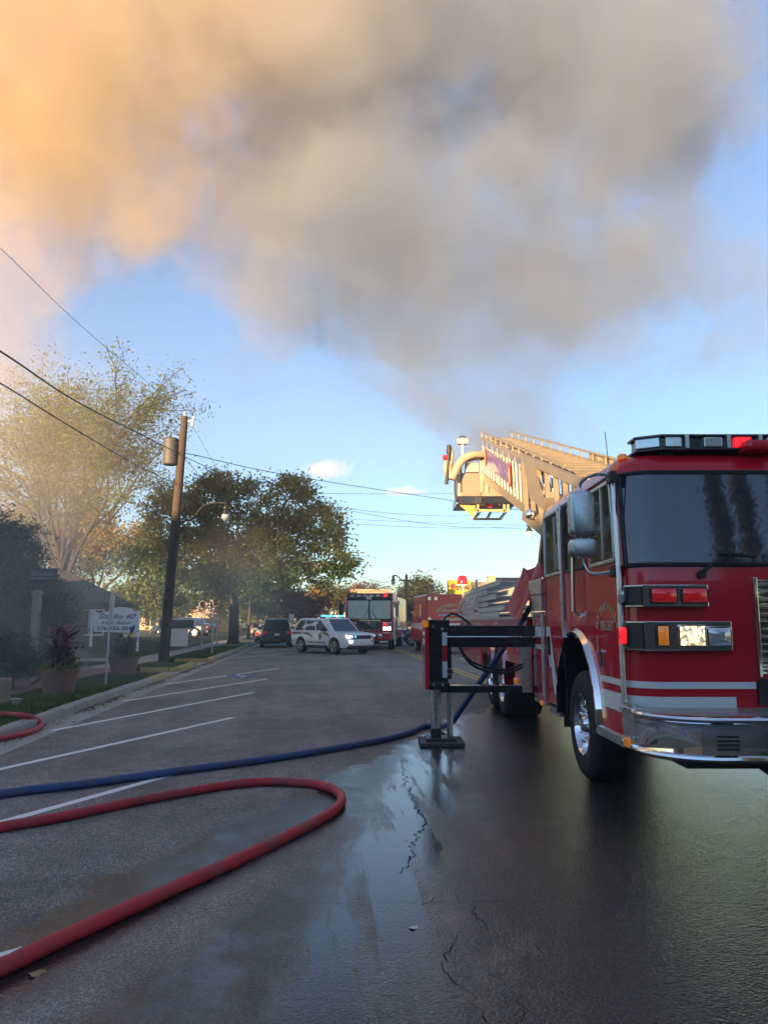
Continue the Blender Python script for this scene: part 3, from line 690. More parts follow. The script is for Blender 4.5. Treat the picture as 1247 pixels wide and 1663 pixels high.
# roof light bar, marker lamp, antenna, visor
mb = MB(); mb.prism([(.22, .32), (.42, .20), (TW - .42, .20), (TW - .22, .32), (TW - .22, .52), (.22, .52)], 'z', 3.100, 3.120)
mb.prism([(.22, .32), (.42, .20), (TW - .42, .20), (TW - .22, .32), (TW - .22, .52), (.22, .52)], 'z', 3.220, 3.243)
mb.prism([(.25, .34), (.44, .24), (TW - .44, .24), (TW - .25, .34), (TW - .25, .50), (.25, .50)], 'z', 3.121, 3.219); lb = mb.build('light_bar', BLACK, truck, bevel=.006)
for x0, x1_, m in ((.24, .40, LENS_C), (.46, .60, LENS_C), (.80, .96, LENS_C), (1.07, 1.22, LENS_RL), (1.36, 1.56, LENS_C), (1.7, 1.86, LENS_RL), (1.96, 2.06, LENS_C)):
    mb = MB(); y = .20 if x0 > .41 else .262
    if x0 < .41: mb.prism([(.225, .315), (.405, .207), (.425, .24), (.25, .345)], 'z', 3.127, 3.215)
    else: mb.box(x0, x1_, y - .002, y + .05, 3.127, 3.215)
    mb.build('lamp', m, lb, bevel=.008)
for x in (.63, 1.0, 1.28, 1.62, 1.9): mb = MB(); mb.box(x, x + .035, .192, .24, 3.115, 3.237); mb.build('lamp_divider', STEEL_B, lb)
for x in (.5, TW - .5): mb = MB(); mb.box(x - .06, x + .06, .30, .48, 3.045, 3.101); mb.build('light_bar_foot', PLASTIC, truck)
mb = MB(); mb.lathe([(.05, 0), (.05, .02), (.035, .045), (0, .055)], (.14, .42, 3.06), n=14); mb.build('marker_lamp', LENS_A, truck, smooth=True)
mb = MB(); mb.tube([(.22, 1.1, 3.075), (.20, 1.13, 3.495)], .004, 5); mb.build('antenna', PLASTIC, truck)
mb = MB(); mb.box(1.12, TW - 1.12, .06, .3, 3.075, 3.165); mb.build('brow_lamp_box', RED, truck, bevel=.03)
# mirror on tubular arms
MX, MY = -.235, .50
mb = MB(); mb.rounded(MX - .112, MX + .112, 2.355, 2.775, .06, 'y', MY - .07, MY + .07, 5); mr = mb.build('mirror', STEEL_B, truck, bevel=.03, smooth=True)
mb = MB(); mb.rounded(MX - .122, MX + .122, 2.165, 2.34, .055, 'y', MY - .09, MY + .06, 5); mb.build('convex_mirror', STEEL_B, mr, bevel=.035, smooth=True)
mb = MB(); mb.tube(bez([(-.01, .22, 2.865), (-.12, .30, 2.90), (-.20, .42, 2.885), (MX, MY, 2.84), (MX, MY, 2.76)], 5), .016, 8)
mb.build('mirror_arm', STEEL_B, mr, smooth=True); mb = MB(); mb.tube(bez([(MX, MY, 2.36), (MX, MY - .0, 2.24), (MX + .02, MY, 2.10), (-.16, .44, 2.02), (-.02, .30, 2.03)], 5), .016, 8); mb.build('mirror_arm', STEEL_B, mr, smooth=True)
for z_ in (1.98, 2.81): mb = MB(); mb.box(-.05, .01, .18, .32, z_, z_ + .10); mb.build('mirror_bracket', PLASTIC, mr, bevel=.01)
# wheels
def wheel_parts(parent, c, side=-1, rt=.545, w=.30, dual=False):
    """c: centre of the outer face; side -1 = outer face looks to -x"""
    cx, cy_, cz = c; q = side
    def lx(p): return [(r, h * q * -1) for r, h in p]
    root = link('wheel', None, parent, (cx, cy_, cz))
    ty = [(.30, .0), (.33, -.012), (.40, -.022), (.47, -.018), (rt - .035, .0), (rt - .008, .03), (rt, .055), (rt, w - .05), (rt - .01, w - .02), (.46, w), (.30, w)]
    mb = MB(); mb.lathe(lx(ty), (0, 0, 0), 'x', 48); o = mb.build('tyre', RUBBER, root, smooth=True)
    mb = MB()
    for g_ in range(5):
        x = (.075 + g_ * (w - .15) / 4)
        mb.lathe(lx([(rt + .001, x - .008), (rt - .0, x - .006), (rt + .001, x + .008)]), (0, 0, 0), 'x', 40)
    rim = [(.305, -.004), (.312, -.012), (.300, -.016), (.290, .0), (.283, .05), (.272, .085), (.245, .10), (.18, .085 if not dual else .14), (.13, .085 if not dual else .14), (.11, .07), (.085, .02), (.07, -.01), (.04, -.02), (0, -.021)]
    mb = MB(); mb.lathe(lx(rim), (0, 0, 0), 'x', 40); rm = mb.build('rim', CHROME, root, smooth=True)
    for k in range(10):
        t = 2 * math.pi * k / 10; yy, zz = .165 * math.cos(t), .165 * math.sin(t)
        mb = MB(); mb.lathe(lx([(0, .0), (.014, .003), (.020, .02), (.025, .06), (.028, .12)]), (0, yy, zz), 'x', 10); mb.build('lug_nut', CHROME, rm, smooth=True)
    for k in range(10):
        t = 2 * math.pi * (k + .5) / 10; yy, zz = .222 * math.cos(t), .222 * math.sin(t)
        mb = MB(); mb.lathe(lx([(0, .088), (.022, .088)]), (0, yy, zz), 'x', 10); mb.build('hand_hole', PLASTIC, rm)
    return root
wheel_parts(truck, (.02, 8.17 - TY, .545)); wheel_parts(truck, (TW - .02, 8.17 - TY, .545), 1)
# body behind the cab
BX = -.03                                 # kerb-side face of the body (local x)
mb = MB(); mb.box(.0, TW, 3.36, 4.02, .60, 1.68); mb.box(.14, TW - .14, 4.02, 4.62, .85, 1.66); mb.box(.0, TW, 4.62, 14.3, .95, 1.62); mb.box(.0, TW, 4.62, 5.75, .62, .95)
mb.box(.0, TW, 9.7, 14.3, .62, .95); body = mb.build('body', RED, truck, bevel=.012)
mb = MB(); mb.box(-.006, .004, 3.40, 3.98, .66, 1.64); cd = mb.build('compartment_door', RED, truck, bevel=.01)
mb = MB()
for a, b in (((3.39, .62), (3.39, 1.68)), ((4.0, .62), (4.0, 1.68)), ((3.36, 1.69), (4.02, 1.69))): mb.beam((-.012, *a), (-.012, *b), .03, .035)
mb.box(-.05, .3, 3.36, 4.05, 1.695, 1.72); mb.build('door_frame', ALU, cd, bevel=.006)
mb = MB(); mb.tube([(-.035, 3.40, .68), (-.035, 3.40, 1.66)], .011, 6); mb.build('grab_rail', ALU, truck)
mb = MB(); mb.box(-.03, .1, 3.36, 4.02, .555, .60); mb.build('rub_rail', ALU, truck, bevel=.008)
mb = MB(); mb.rounded(3.42, 3.56, .552, .612, .015, 'x', -.055, -.03); mb.build('marker_lamp', LENS_A, truck, bevel=.01)
for i in range(7):
    mb = MB(); mb.box(-.008, .0, 3.43, 3.96, .70 + i * .135, .815 + i * .135); mb.build('shutter_slat', RED, cd, bevel=.004)
# slanted stripes on the rear of the cab and the compartment (drawn on the side plane)
ya, yb = 2.32, 3.28
side_poly([(3.98, 1.40), (3.40, 1.40), (3.33, 1.40), (3.33, 1.53), (3.98, 1.53)], WHITE_ST, 'stripe', pix=False, off=.018)
side_poly([(3.28, 1.40), (3.16, 1.40), (2.90, .74), (2.72, .74), (2.72, .80), (3.05, 1.53), (3.28, 1.53)], WHITE_ST, 'stripe', pix=False, off=.006)
side_poly([(3.98, 1.245), (3.33, 1.245), (3.33, 1.30), (3.98, 1.30)], WHITE_ST, 'stripe', pix=False, off=.018)
side_poly([(3.28, 1.245), (3.22, 1.245), (3.12, 1.05), (2.93, 1.05), (2.93, 1.105), (3.09, 1.105), (3.19, 1.30), (3.28, 1.30)], WHITE_ST, 'stripe', pix=False, off=.0045)
# rear fenders, compartments, rear wheels
mb = MB(); mb.box(-.02, .25, 4.64, 5.70, .60, .66); mb.build('rub_rail', ALU, truck, bevel=.008)
mb = MB(); mb.box(-.02, .25, 9.72, 14.28, .60, .66); mb.build('rub_rail', ALU, truck, bevel=.008)
mb = MB(); mb.box(-.012, .0, 4.70, 5.15, .70, 1.5); rp = mb.build('pump_panel', STEEL_B, truck, bevel=.006)
mb = MB(); mb.rounded(4.80, 4.92, 1.02, 1.20, .05, 'x', -.06, -.01); mb.build('marker_lamp', LENS_RL, truck, bevel=.02)
mb = MB(); mb.rounded(5.45, 5.62, .67, .74, .02, 'x', -.04, -.0); mb.build('marker_lamp', LENS_A, truck, bevel=.01)
for cy_ in (7.15, 8.55):
    for x, q in ((.02, -1), (TW - .02, 1)): wheel_parts(truck, (x, cy_, .53), q, .53, .62, True)
    P = [(cy_ + .66 * math.cos(t), .53 + .66 * math.sin(t)) for t in [math.pi * k / 16 for k in range(17)]]; mb = MB()
    mb.grid([[(x, *p) for p in P] for x in (-.05, -.02, .55)]); mb.build('fender', CHROME, truck, smooth=True)
for i in range(4):
    y0 = 9.8 + i * 1.12
    mb = MB(); mb.box(-.012, .0, y0, y0 + 1.04, .70, 1.55); dd = mb.build('compartment_door', RED, truck, bevel=.008)
    mb = MB(); mb.box(-.03, -.01, y0 + .08, y0 + .30, 1.05, 1.10); mb.build('handle', CHROME, dd, bevel=.005)
mb = MB(); mb.box(-.012, -.004, 4.62, 14.28, 1.36, 1.48); mb.build('stripe', WHITE_ST, truck)
# deck with ladder rack posts, tread-plate box, red cover
mb = MB(); mb.box(-.02, TW + .02, 4.66, 14.32, 1.62, 1.665); mb.build('deck', ALU, truck, bevel=.008)
mb = MB(); mb.box(.02, 1.1, 3.72, 4.50, 1.74, 2.16); tb = mb.build('tread_plate_box', ALU, truck, bevel=.01)
mb = MB(); tread_bars(mb, (.02, 3.718, 1.745), (1, 0, 0), (0, 0, 1), 27, 10, .04, (0, -1, 0)); tread_bars(mb, (.018, 3.72, 1.745), (0, 1, 0), (0, 0, 1), 19, 10, .04, (-1, 0, 0)); mb.build('tread_pattern', CHROME, tb, fix=False)['kind'] = 'stuff'
mb = MB(); mb.box(.015, 1.1, 3.715, 4.50, 1.945, 1.96); mb.build('lid_seam', PLASTIC, tb)
mb = MB(); rows = []
for i in range(15):
    row = []
    for j in range(13):
        u_, v_ = i / 14, j / 12
        x = -.08 + .95 * u_; y = 4.35 + 1.5 * v_
        z = 2.10 + .22 * math.sin(2.6 * u_ + .4) + .10 * math.sin(7 * v_ + 3 * u_) + .05 * math.sin(17 * u_ - 9 * v_) + .07 * random.random()
        if i < 4: z -= (4 - i) * .13 * (1 + .3 * math.sin(6 * v_)); x += .03 * (i - 2)
        if j == 0: z -= .1
        row.append((x, y, z))
    rows.append(row)
mb.grid(rows); tarp = mb.build('red_cover', mat('red_vinyl', (.30, .010, .016), .5, coat=.0, var=.12), truck, fix=False); tarp.data.materials[0].use_backface_culling = False
for y in (10.35, 13.3):
    mb = MB(); mb.beam((-.02, y, 1.66), (-.02, y, 2.50), .05, .06, (0, 1, 0))
    mb.tube(bez([(-.03, y, 2.14), (-.10, y - .15, 2.05), (-.13, y - .2, 1.95), (-.10, y - .15, 1.85), (-.03, y, 1.78)], 5), .022, 6); mb.build('rack_post', CREAM, truck, smooth=False)
mb = MB(); mb.cyl((-.02, 13.3, 2.50), (-.02, 13.3, 2.53), .16, .16, 14); mb.build('beacon_base', mat('pale_base', (.6, .6, .58), .5), truck)
mb = MB(); mb.lathe([(.13, 0), (.135, .05), (.12, .17), (.09, .22), (0, .235)], (-.02, 13.3, 2.53), n=16); mb.build('beacon', LENS_RL, truck, smooth=True)
# stowed ground ladders: each lifts off, so each is a thing of its own
LAD = mat('ladder_aluminium', (.66, .65, .62), .42, metal=.35, var=.1, scale=9)
def ground_ladder(i, x, y0, y1, z, w=.42):
    g_ = thing('ground_ladder', ['top', 'second', 'third', 'fourth', 'fifth', 'lowest'][i] + ' aluminium ground ladder in the pile racked on the ladder truck', 'ladder', (TX + x, TY + y0, z), 0, 'ground ladders on the truck')
    for dx in (0, w):
        mb = MB(); L_ = y1 - y0
        mb.box(dx - .016, dx + .016, 0, L_, -.045, -.020); mb.box(dx - .016, dx + .016, 0, L_, .020, .045); mb.box(dx - .006, dx + .006, .01, L_, -.02, .02); mb.build('rail', LAD, g_)
    n_ = int((y1 - y0) / .35)
    for k in range(n_):
        mb = MB(); mb.cyl((.01, .15 + k * .35, 0), (w - .01, .15 + k * .35, 0), .016, n=8); mb.build('rung', LAD, g_)
    return g_
for i, (x, y0, y1, z) in enumerate(((.06, 7.4, 13.9, 2.30), (.05, 9.2, 14.1, 2.18), (.06, 8.0, 14.0, 2.06), (.05, 9.0, 13.8, 1.94), (.06, 7.0, 14.0, 1.83), (.05, 7.6, 13.7, 1.72))): ground_ladder(i, x, y0, y1, z)
# outrigger
OY = 4.02                                 # local y of the beam centre
PO = gnd(718, 1212); ox, oy = PO.x - TX, OY + .02
mb = MB()
mb.box(ox - .02, .6, oy - .11, oy + .11, 1.40, 1.545); mb.box(ox - .02, .6, oy - .10, oy + .10, 1.255, 1.385); org_ = mb.build('outrigger_beam', BLACK, truck, bevel=.012)
mb = MB(); mb.box(ox + .0, .02, oy - .07, oy + .07, .66, .755); mb.build('outrigger_brace', BLACK, truck, bevel=.01)
mb = MB(); mb.cyl((ox + .06, oy - .135, 1.392), (.05, oy - .135, 1.392), .012, n=8); mb.build('cylinder_rod', CHROME, truck)
mb = MB(); mb.box(-.20, -.06, oy - .09, oy + .09, .66, 1.40); mb.build('outrigger_guide', STEEL_B, truck, bevel=.01)
mb = MB(); mb.box(ox - .15, ox + .10, oy - .12, oy + .12, .72, 1.60); mb.box(ox - .16, ox + .12, oy - .13, oy + .13, .70, .80); mb.box(ox - .16, ox + .12, oy - .13, oy + .13, 1.45, 1.62); hsg = mb.build('jack_housing', BLACK, truck, bevel=.012)
for z in (.86, 1.07, 1.28):
    mb = MB(); m = WHITE_ST if z != 1.07 else mat('red_reflective', (.5, .01, .01), .35); mb.box(ox + .02, ox + .085, oy - .126, oy - .121, z, z + .21); mb.build('reflective_panel', m, hsg)
mb = MB(); mb.box(ox + .10, ox + .145, oy - .10, oy + .08, .84, 1.33); mb.build('lock_plate', BLACK, hsg, bevel=.006)
mb = MB(); mb.lathe([(.028, -.006), (.045, -.006), (.045, .006), (.028, .006), (.028, -.006)], (ox + .12, oy - .125, .94), 'y', 16); mb.build('pull_ring', STEEL_B, hsg, smooth=True)
for x, z in ((ox - .10, .77), (ox + .02, .77), (ox - .10, 1.53), (ox + .02, 1.50)):
    mb = MB(); mb.cyl((x, oy - .13, z), (x, oy - .15, z), .018, n=8); mb.build('bolt', STEEL_B, hsg)
mb = MB(); mb.box(ox - .215, ox - .165, oy - .28, oy + .34, .72, 1.62); mb.build('outrigger_cover', RED, truck, bevel=.01)
mb = MB(); mb.box(ox - .222, ox - .210, oy - .27, oy - .20, .95, 1.45); mb.build('cover_trim', CHROME, truck)
mb = MB(); mb.rounded(ox - .26, ox - .17, 1.52, 1.60, .02, 'y', oy - .32, oy - .28); mb.build('marker_lamp', LENS_A, truck, bevel=.01)
mb = MB(); mb.cyl((ox - .07, oy, .12), (ox - .07, oy, .74), .062, n=20); mb.cyl((ox + .125, oy + .02, .09), (ox + .125, oy + .02, .74), .040, n=16); mb.cyl((ox - .07, oy, .50), (ox - .07, oy, .735), .078, n=20)
mb.build('jack_leg', STEEL_B, truck, smooth=True)
mb = MB(); mb.box(ox - .13, ox + .0, oy - .08, oy + .08, .085, .20); mb.cyl((ox - .065, oy - .1, .15), (ox - .065, oy + .1, .15), .025, n=10); mb.box(ox - .20, ox + .18, oy - .18, oy + .18, .05, .085); mb.build('jack_foot', mat('dark_steel', (.05, .05, .05), .5, metal=.6), truck, bevel=.008)
mb = MB(); mb.box(-.29, .29, -.32, .32, .004, .048)
mb.build('outrigger_pad', mat('grey_pad', (.06, .06, .058), .75, var=.2, bump=.2), None, bevel=.008, loc=(TX + ox + .0, TY + oy, 0), label='flat square grey pad under the foot of the outrigger jack', cat='pad')
for dz, sag in ((0, .30), (.04, .36)):
    mb = MB(); mb.tube(bez([(ox + .25, oy - .05, 1.26), (ox + .42, oy - .10, 1.06 - dz), (ox + .78, oy - .10, .96 - dz), (-.2, oy - .08, 1.03 - dz), (.05, oy - .02, 1.20)], 8), .016, 8); mb.build('hydraulic_hose', RUBBER, truck, smooth=True)
for q in (0, .05):
    mb = MB(); mb.tube(bez([(ox + .05, oy + q, 1.62), (ox + .18, oy + q, 1.70), (ox + .34, oy + q, 1.62), (ox + .42, oy + q, 1.54)], 6), .014, 6); mb.build('hydraulic_hose', RUBBER, truck, smooth=True)
# ------------------------------------------------------------------ aerial boom and bucket
def W(p): return Vector((p[0] - TX, p[1] - TY, p[2]))       # world -> truck local
def bst(k, side, top):                    # boom station: side 0 near, 1 far; top 0/1
    X = (2.63 + (2.34 - 2.63) * k) if side == 0 else (3.70 + (3.06 - 3.70) * k)
    Z = (3.22 + (5.04 - 3.22) * k) if top == 0 else (4.16 + (5.93 - 4.16) * k)
    return W((X, 12.6 + 5.4 * k, Z))
boom = link('boom', None, truck)
def chord(side, top, k0, k1, w, h, m=ALU_M, name='chord', off=(0, 0, 0)):
    mb = MB(); o = Vector(off); mb.beam(bst(k0, side, top) + o, bst(k1, side, top) + o, w, h); return mb.build(name, m, boom, bevel=.008)
for side in (0, 1):
    chord(side, 0, -.45, 1.0, .10, .15); chord(side, 1, -.10, 1.0, .07, .07)
    off = (-.012 if side == 0 else .012, 0, .02)
    chord(side, 1, -.05, 1.0, .02, .13, STEEL_B if side == 0 else ALU_M, 'side_plate', (off[0], 0, -.08))
    chord(side, 1, -.25, 1.02, .035, .035, ALU_M, 'hand_rail', (0, 0, .17))
    for i in range(12):
        k = -.1 + i * .1; mb = MB(); p = bst(k, side, 1); mb.beam(p, p + Vector((0, 0, .18)), .03, .03, (0, 1, 0)); mb.build('rail_post', ALU_M, boom)
    for i in range(19):                   # truss: slightly raking tubes
        k = .02 + i * .0515; mb = MB(); mb.cyl(bst(k, side, 0), bst(k + .02, side, 1), .024 if i % 2 else .034, n=8); mb.build('strut', ALU_M, boom, smooth=True)
    for i in range(6):
        k = .02 + i * .155; mb = MB(); mb.cyl(bst(k, side, 0), bst(k + .15, side, 1), .017, n=6); mb.build('diagonal', ALU_M, boom, smooth=True)
for i in range(20):
    k = -.22 + i * .0635; mb = MB(); mb.cyl(bst(k, 0, 1), bst(k, 1, 1), .026, n=8); mb.build('rung', ALU_M, boom, smooth=True)
for i in range(12):
    k = .03 + i * .085; mb = MB(); mb.beam(bst(k, 0, 0), bst(k, 1, 0), .05, .05); mb.build('cross_member', ALU_M, boom)
# outer section and its end frame
for side in (0, 1):
    o = Vector((-.10 if side == 0 else .10, 0, 0))
    for top in (0, 1):
        mb = MB(); mb.beam(bst(-.55, side, top) + o + Vector((0, 0, .06 if top else -.07)), bst(.16, side, top) + o + Vector((0, 0, .06 if top else -.07)), .10, .13); mb.build('outer_chord', ALU_M, boom, bevel=.008)
    for i in range(8):
        k = -.5 + i * .09; mb = MB(); mb.beam(bst(k, side, 0) + o, bst(k + .02, side, 1) + o, .07, .04); mb.build('strut', ALU_M, boom)
    P = [bst(.02, side, 1) + o * 1.5 + Vector((0, 0, .12)), bst(.14, side, 1) + o * 1.5 + Vector((0, 0, .12)), bst(.05, side, 0) + o * 1.5 + Vector((0, 0, .35)), bst(-.16, side, 0) + o * 1.5 + Vector((0, 0, .30))]
    mb = MB(); d = Vector((.02, 0, 0)); mb.add(P + [p + d for p in P], [(0, 1, 2, 3), (7, 6, 5, 4), (0, 4, 5, 1), (1, 5, 6, 2), (2, 6, 7, 3), (3, 7, 4, 0)]); mb.build('end_plate', ALU_M, boom)
# lettered panel along the boom side
o = Vector((-.055, 0, 0))
P = [bst(.60, 0, 0) * .72 + bst(.60, 0, 1) * .28 + o, bst(.92, 0, 0) * .72 + bst(.92, 0, 1) * .28 + o, bst(.92, 0, 0) * .22 + bst(.92, 0, 1) * .78 + o, bst(.60, 0, 0) * .22 + bst(.60, 0, 1) * .78 + o]
P = [bst(k, 0, 0) * (1 - t) + bst(k, 0, 1) * t + o for k, t in ((.40, .30), (.86, .36), (.86, .80), (.40, .72))]
mb = MB(); d = Vector((.02, 0, 0)); mb.add(P + [p + d for p in P], [(0, 1, 2, 3), (7, 6, 5, 4), (0, 4, 5, 1), (1, 5, 6, 2), (2, 6, 7, 3), (3, 7, 4, 0)])
pn = mb.build('name_panel', mat('violet_panel', (.13, .09, .24), .4, coat=.4, var=.15), boom)
cA, cB = (P[0] + P[3]) / 2, (P[1] + P[2]) / 2; rt_ = (cA - cB).normalized(); up_ = (P[3] - P[0]).normalized()
for c, nm in ((cA, 0), (cB, 1)):
    mb = MB(); M1 = []
    for k in range(20):
        t = 2 * math.pi * k / 20; M1.append(c + rt_ * (.13 * math.cos(t)) + up_ * (.27 * math.sin(t)) + Vector((-.012, 0, 0)))
    mb.add(M1, [tuple(range(20))]); e = mb.build('emblem', mat('red_emblem', (.42, .03, .03), .4), pn)
    mb = MB(); mb.add([c + (p - c) * .62 + Vector((-.012, 0, 0)) for p in M1], [tuple(range(20))]); mb.build('emblem_centre', mat('gold_emblem', (.5, .36, .12), .4), e)
# turntable pedestal and lift cylinder under the base section
mb = MB(); mb.cyl(W((3.28, 12.4, 1.66)), W((3.28, 12.4, 2.3)), .62, .55, 24); mb.box(.75, 1.75, 5.3, 6.6, 2.3, 2.55); mb.build('turntable', RED, truck, smooth=True)
mb = MB()
for x in (.72, 1.68): mb.beam((x, 5.9, 2.5), (x, 5.2, 3.45), .12, .55, (1, 0, 0))
mb.build('boom_cradle', ALU_M, truck)
mb = MB(); mb.cyl((1.25, 6.4, 2.3), tuple(bst(.12, 0, 0) * .5 + bst(.12, 1, 0) * .5), .09, n=14); mb.build('lift_cylinder', STEEL_B, truck, smooth=True)
mb = MB(); p = bst(.03, 0, 0) + Vector((-.18, 0, .10)); mb.lathe([(0, -.09), (.06, -.07), (.08, 0), (.06, .07), (0, .09)], p, n=14); mb.build('boom_lamp', CHROME, boom, smooth=True)
# bucket
BYF = 17.7
def bp_(x, y, dy=0.): return W(aty(x, y, BYF + dy))
bucket = link('bucket', None, truck)
def pbox(x0, x1, y0, y1, d0, d1, m, name, bevel=.01):      # pixel rectangle on the bucket's front plane, given real depth
    a, b = W(aty(x0, y1, BYF)), W(aty(x1, y0, BYF)); mb = MB(); mb.box(a.x, b.x, a.y + d0, a.y + d1, a.z, b.z); return mb.build(name, m, bucket, bevel=bevel)
ALU_P = mat('pale_aluminium', (.36, .33, .28), .42, metal=.5, var=.1)
pbox(742, 838, 806, 819, -.05, 1.1, BLACK, 'floor')
p1 = pbox(748, 781, 768, 806, 0, .04, mat('tread_base', (.20, .18, .14), .5, metal=.5), 'front_panel')
a = bp_(748.5, 805.5); mb = MB(); tread_bars(mb, a + Vector((0, -.002, 0)), (1, 0, 0), (0, 0, 1), 11, 13, .04, (0, -1, 0)); mb.build('tread_pattern', ALU, p1, fix=False)['kind'] = 'stuff'
pbox(781, 822, 781, 806, .03, .07, ALU_M, 'front_panel'); pbox(744, 748, 770, 806, .0, 1.0, ALU_M, 'side_panel'); pbox(822, 826, 775, 806, .0, 1.0, ALU_M, 'side_panel'); pbox(748, 822, 775, 806, .96, 1.0, ALU_M, 'back_panel')
pbox(756, 778, 751, 767, .0, .25, ALU_P, 'control_box', .02)
for x in (747, 781, 790): pbox(x, x + 3, 745, 800, .0, .05, ALU_M, 'stanchion', .004)
pbox(747, 793, 744, 747, .0, .05, ALU_M, 'rail', .004)
mb = MB(); mb.tube(bez([bp_(741, 815, -.1), bp_(739, 795, -.1), bp_(740, 772, -.1), bp_(748, 754, -.1), bp_(772, 746, -.1), bp_(790, 741, -.1)], 6), .018, 6); mb.build('control_cable', RUBBER, bucket, smooth=True)
BRASS = mat('tan_sleeve', (.33, .28, .20), .5, var=.15, scale=8, bump=.3, bscale=12)
mb = MB(); mb.tube(bez([bp_(795, 742, .1), bp_(772, 738, -.1), bp_(752, 746, -.15), bp_(741, 762, -.2), bp_(733, 778, -.2)], 6), [.085] * 8 + [.09] * 10 + [.10] * 7, 14); mb.build('waterway', BRASS, bucket, smooth=True)
mb = MB(); mb.tube(bez([bp_(733, 777, -.2), bp_(727, 760, -.2), bp_(733, 742, -.2), bp_(729, 728, -.2)], 6), [.11] * 10 + [.07] * 9, 12); mb.build('monitor', BRASS, bucket, smooth=True)
mb = MB(); mb.tube([bp_(729, 734, -.3), bp_(727, 760, -.3), bp_(725, 786, -.3)], [.035, .03, .045], 10); mb.cyl(bp_(729, 736, -.25), bp_(729, 723, -.25), .06, .05); mb.build('nozzle', PLASTIC, bucket, smooth=True)
mb = MB(); mb.cyl(bp_(719, 743, -.25), bp_(727, 743, -.25), .06, n=12); mb.build('valve_wheel', mat('red_knob', (.4, .02, .02), .4), bucket)
mb = MB(); mb.cyl(bp_(751, 748), bp_(751, 722), .022, n=8); fl = mb.build('lamp_pole', CREAM, bucket)
mb = MB(); a = bp_(751, 717); mb.rounded(a.x - .13, a.x + .13, a.z - .06, a.z + .07, .04, 'y', a.y - .05, a.y + .09); mb.build('flood_lamp', mat('dull_cream', (.4, .37, .29), .5), bucket, bevel=.015)
mb = MB(); mb.tube(bez([a + Vector((-.09, 0, .06)), a + Vector((-.05, 0, .12)), a + Vector((.05, 0, .12)), a + Vector((.09, 0, .06))], 4), .014, 6); mb.build('lamp_handle', PLASTIC, bucket)
YFR = mat('yellow_frame', (.36, .29, .15), .5, var=.1)
for x in (776, 819, 825): pbox(x - 1.6, x + 1.6, 811, 832, .0, .06, YFR, 'frame_post', .004)
pbox(773, 823, 827, 831, .0, .06, YFR, 'frame_rail', .004); pbox(778, 818, 822, 825, .5, .55, ALU_M, 'frame_rail', .004)
mb = MB()
for a, b in (((770, 843), (812, 843)), ((812, 843), (821, 832)), ((770, 843), (779, 832)), ((791, 843), (797, 832))): mb.beam(bp_(*a, -.15 if a[1] > 840 else .3), bp_(*b, -.15 if b[1] > 840 else .3), .05, .05)
mb.build('step_frame', BLACK, bucket)
a = [bp_(746, 820), bp_(772, 821), bp_(770, 841)]; mb = MB(); d = Vector((0, .03, 0)); mb.add(a + [p + d for p in a], [(0, 1, 2), (5, 4, 3), (0, 3, 4, 1), (1, 4, 5, 2), (2, 5, 3, 0)]); mb.build('gusset', mat('amber_plate', (.42, .26, .07), .5), bucket)
mb = MB(); mb.cyl(bp_(795, 824, .2), bp_(795, 813, .2), .06, n=12); mb.build('marker_lamp', LENS_R, bucket)

# ------------------------------------------------------------------ hoses
def hose(name, pts, r, m, label, n=12, couplings=()):
    P = bez(pts, 10); t = thing(name, label, 'hose')
    rr = [r * (1 + .035 * math.sin(k * 1.7) * math.sin(k * .37) + random.uniform(-.012, .012)) for k in range(len(P))]
    mb = MB(); mb.tube(P, rr, n); mb.build('jacket', m, t, smooth=True)
    for c in couplings:
        i = min(range(len(P)), key=lambda k: (P[k] - Vector(c)).length); d = (P[min(i + 1, len(P) - 1)] - P[i - 1]).normalized()
        mb = MB(); mb.cyl(P[i] - d * .05, P[i] + d * .05, r * 1.12, n=14); mb.build('coupling', m, t, smooth=True)
    return t
def hose_mat(name, c):
    m, t, b = node_tree(name); L = t.links.new; tc = nd(t, 'ShaderNodeTexCoord'); P = tc.outputs['Object']
    col = mixc(t, noise(t, P, 7, 6, .65), tuple(q * .7 for q in c), tuple(min(1, q * 1.25) for q in c))
    col = mixc(t, rng(t, noise(t, P, 2.2, 7, .7), .46, .66, 0, .6), col, (.09, .065, .06)); L(col, b.inputs['Base Color']); b.inputs['Roughness'].default_value = .55
    wv = noise(t, P, 260, 2); bp = nd(t, 'ShaderNodeBump'); bp.inputs['Strength'].default_value = .8; bp.inputs['Distance'].default_value = .004; L(wv, bp.inputs['Height']); L(bp.outputs[0], b.inputs['Normal']); return m
HR, HB = hose_mat('red_hose_jacket', (.47, .016, .032)), hose_mat('blue_hose_jacket', (.022, .065, .20))
rh = .041
pp = [(-120, 1620), (0, 1572), (100, 1525), (250, 1457), (400, 1390), (500, 1341), (542, 1316), (555, 1297), (538, 1281), (490, 1272), (400, 1272), (250, 1296), (100, 1327), (0, 1344), (-150, 1372)]
hose('red_hose', [gnd(*p, rh) for p in pp], rh, HR, 'red fire hose lying in a long loop across the asphalt', 14, [gnd(400, 1272, rh)])
pp = [(-160, 1318), (0, 1290), (150, 1272), (300, 1251), (450, 1231), (600, 1206), (660, 1192), (690, 1180)]
ph = [gnd(*p, rh) for p in pp]
ph += [Vector((.95, 11.6, .10)), Vector((1.15, 11.3, .42)), Vector((1.52, 11.2, .95)), Vector((1.9, 11.1, 1.50)), Vector((2.15, 11.0, 1.85)), Vector((2.6, 11.0, 1.95))]
hose('blue_hose', ph, rh, HB, 'blue fire hose running over the road and up onto the ladder truck', 14)
lh = [(-160, 1228), (-60, 1213), (0, 1200), (40, 1192), (62, 1183), (66, 1177)]
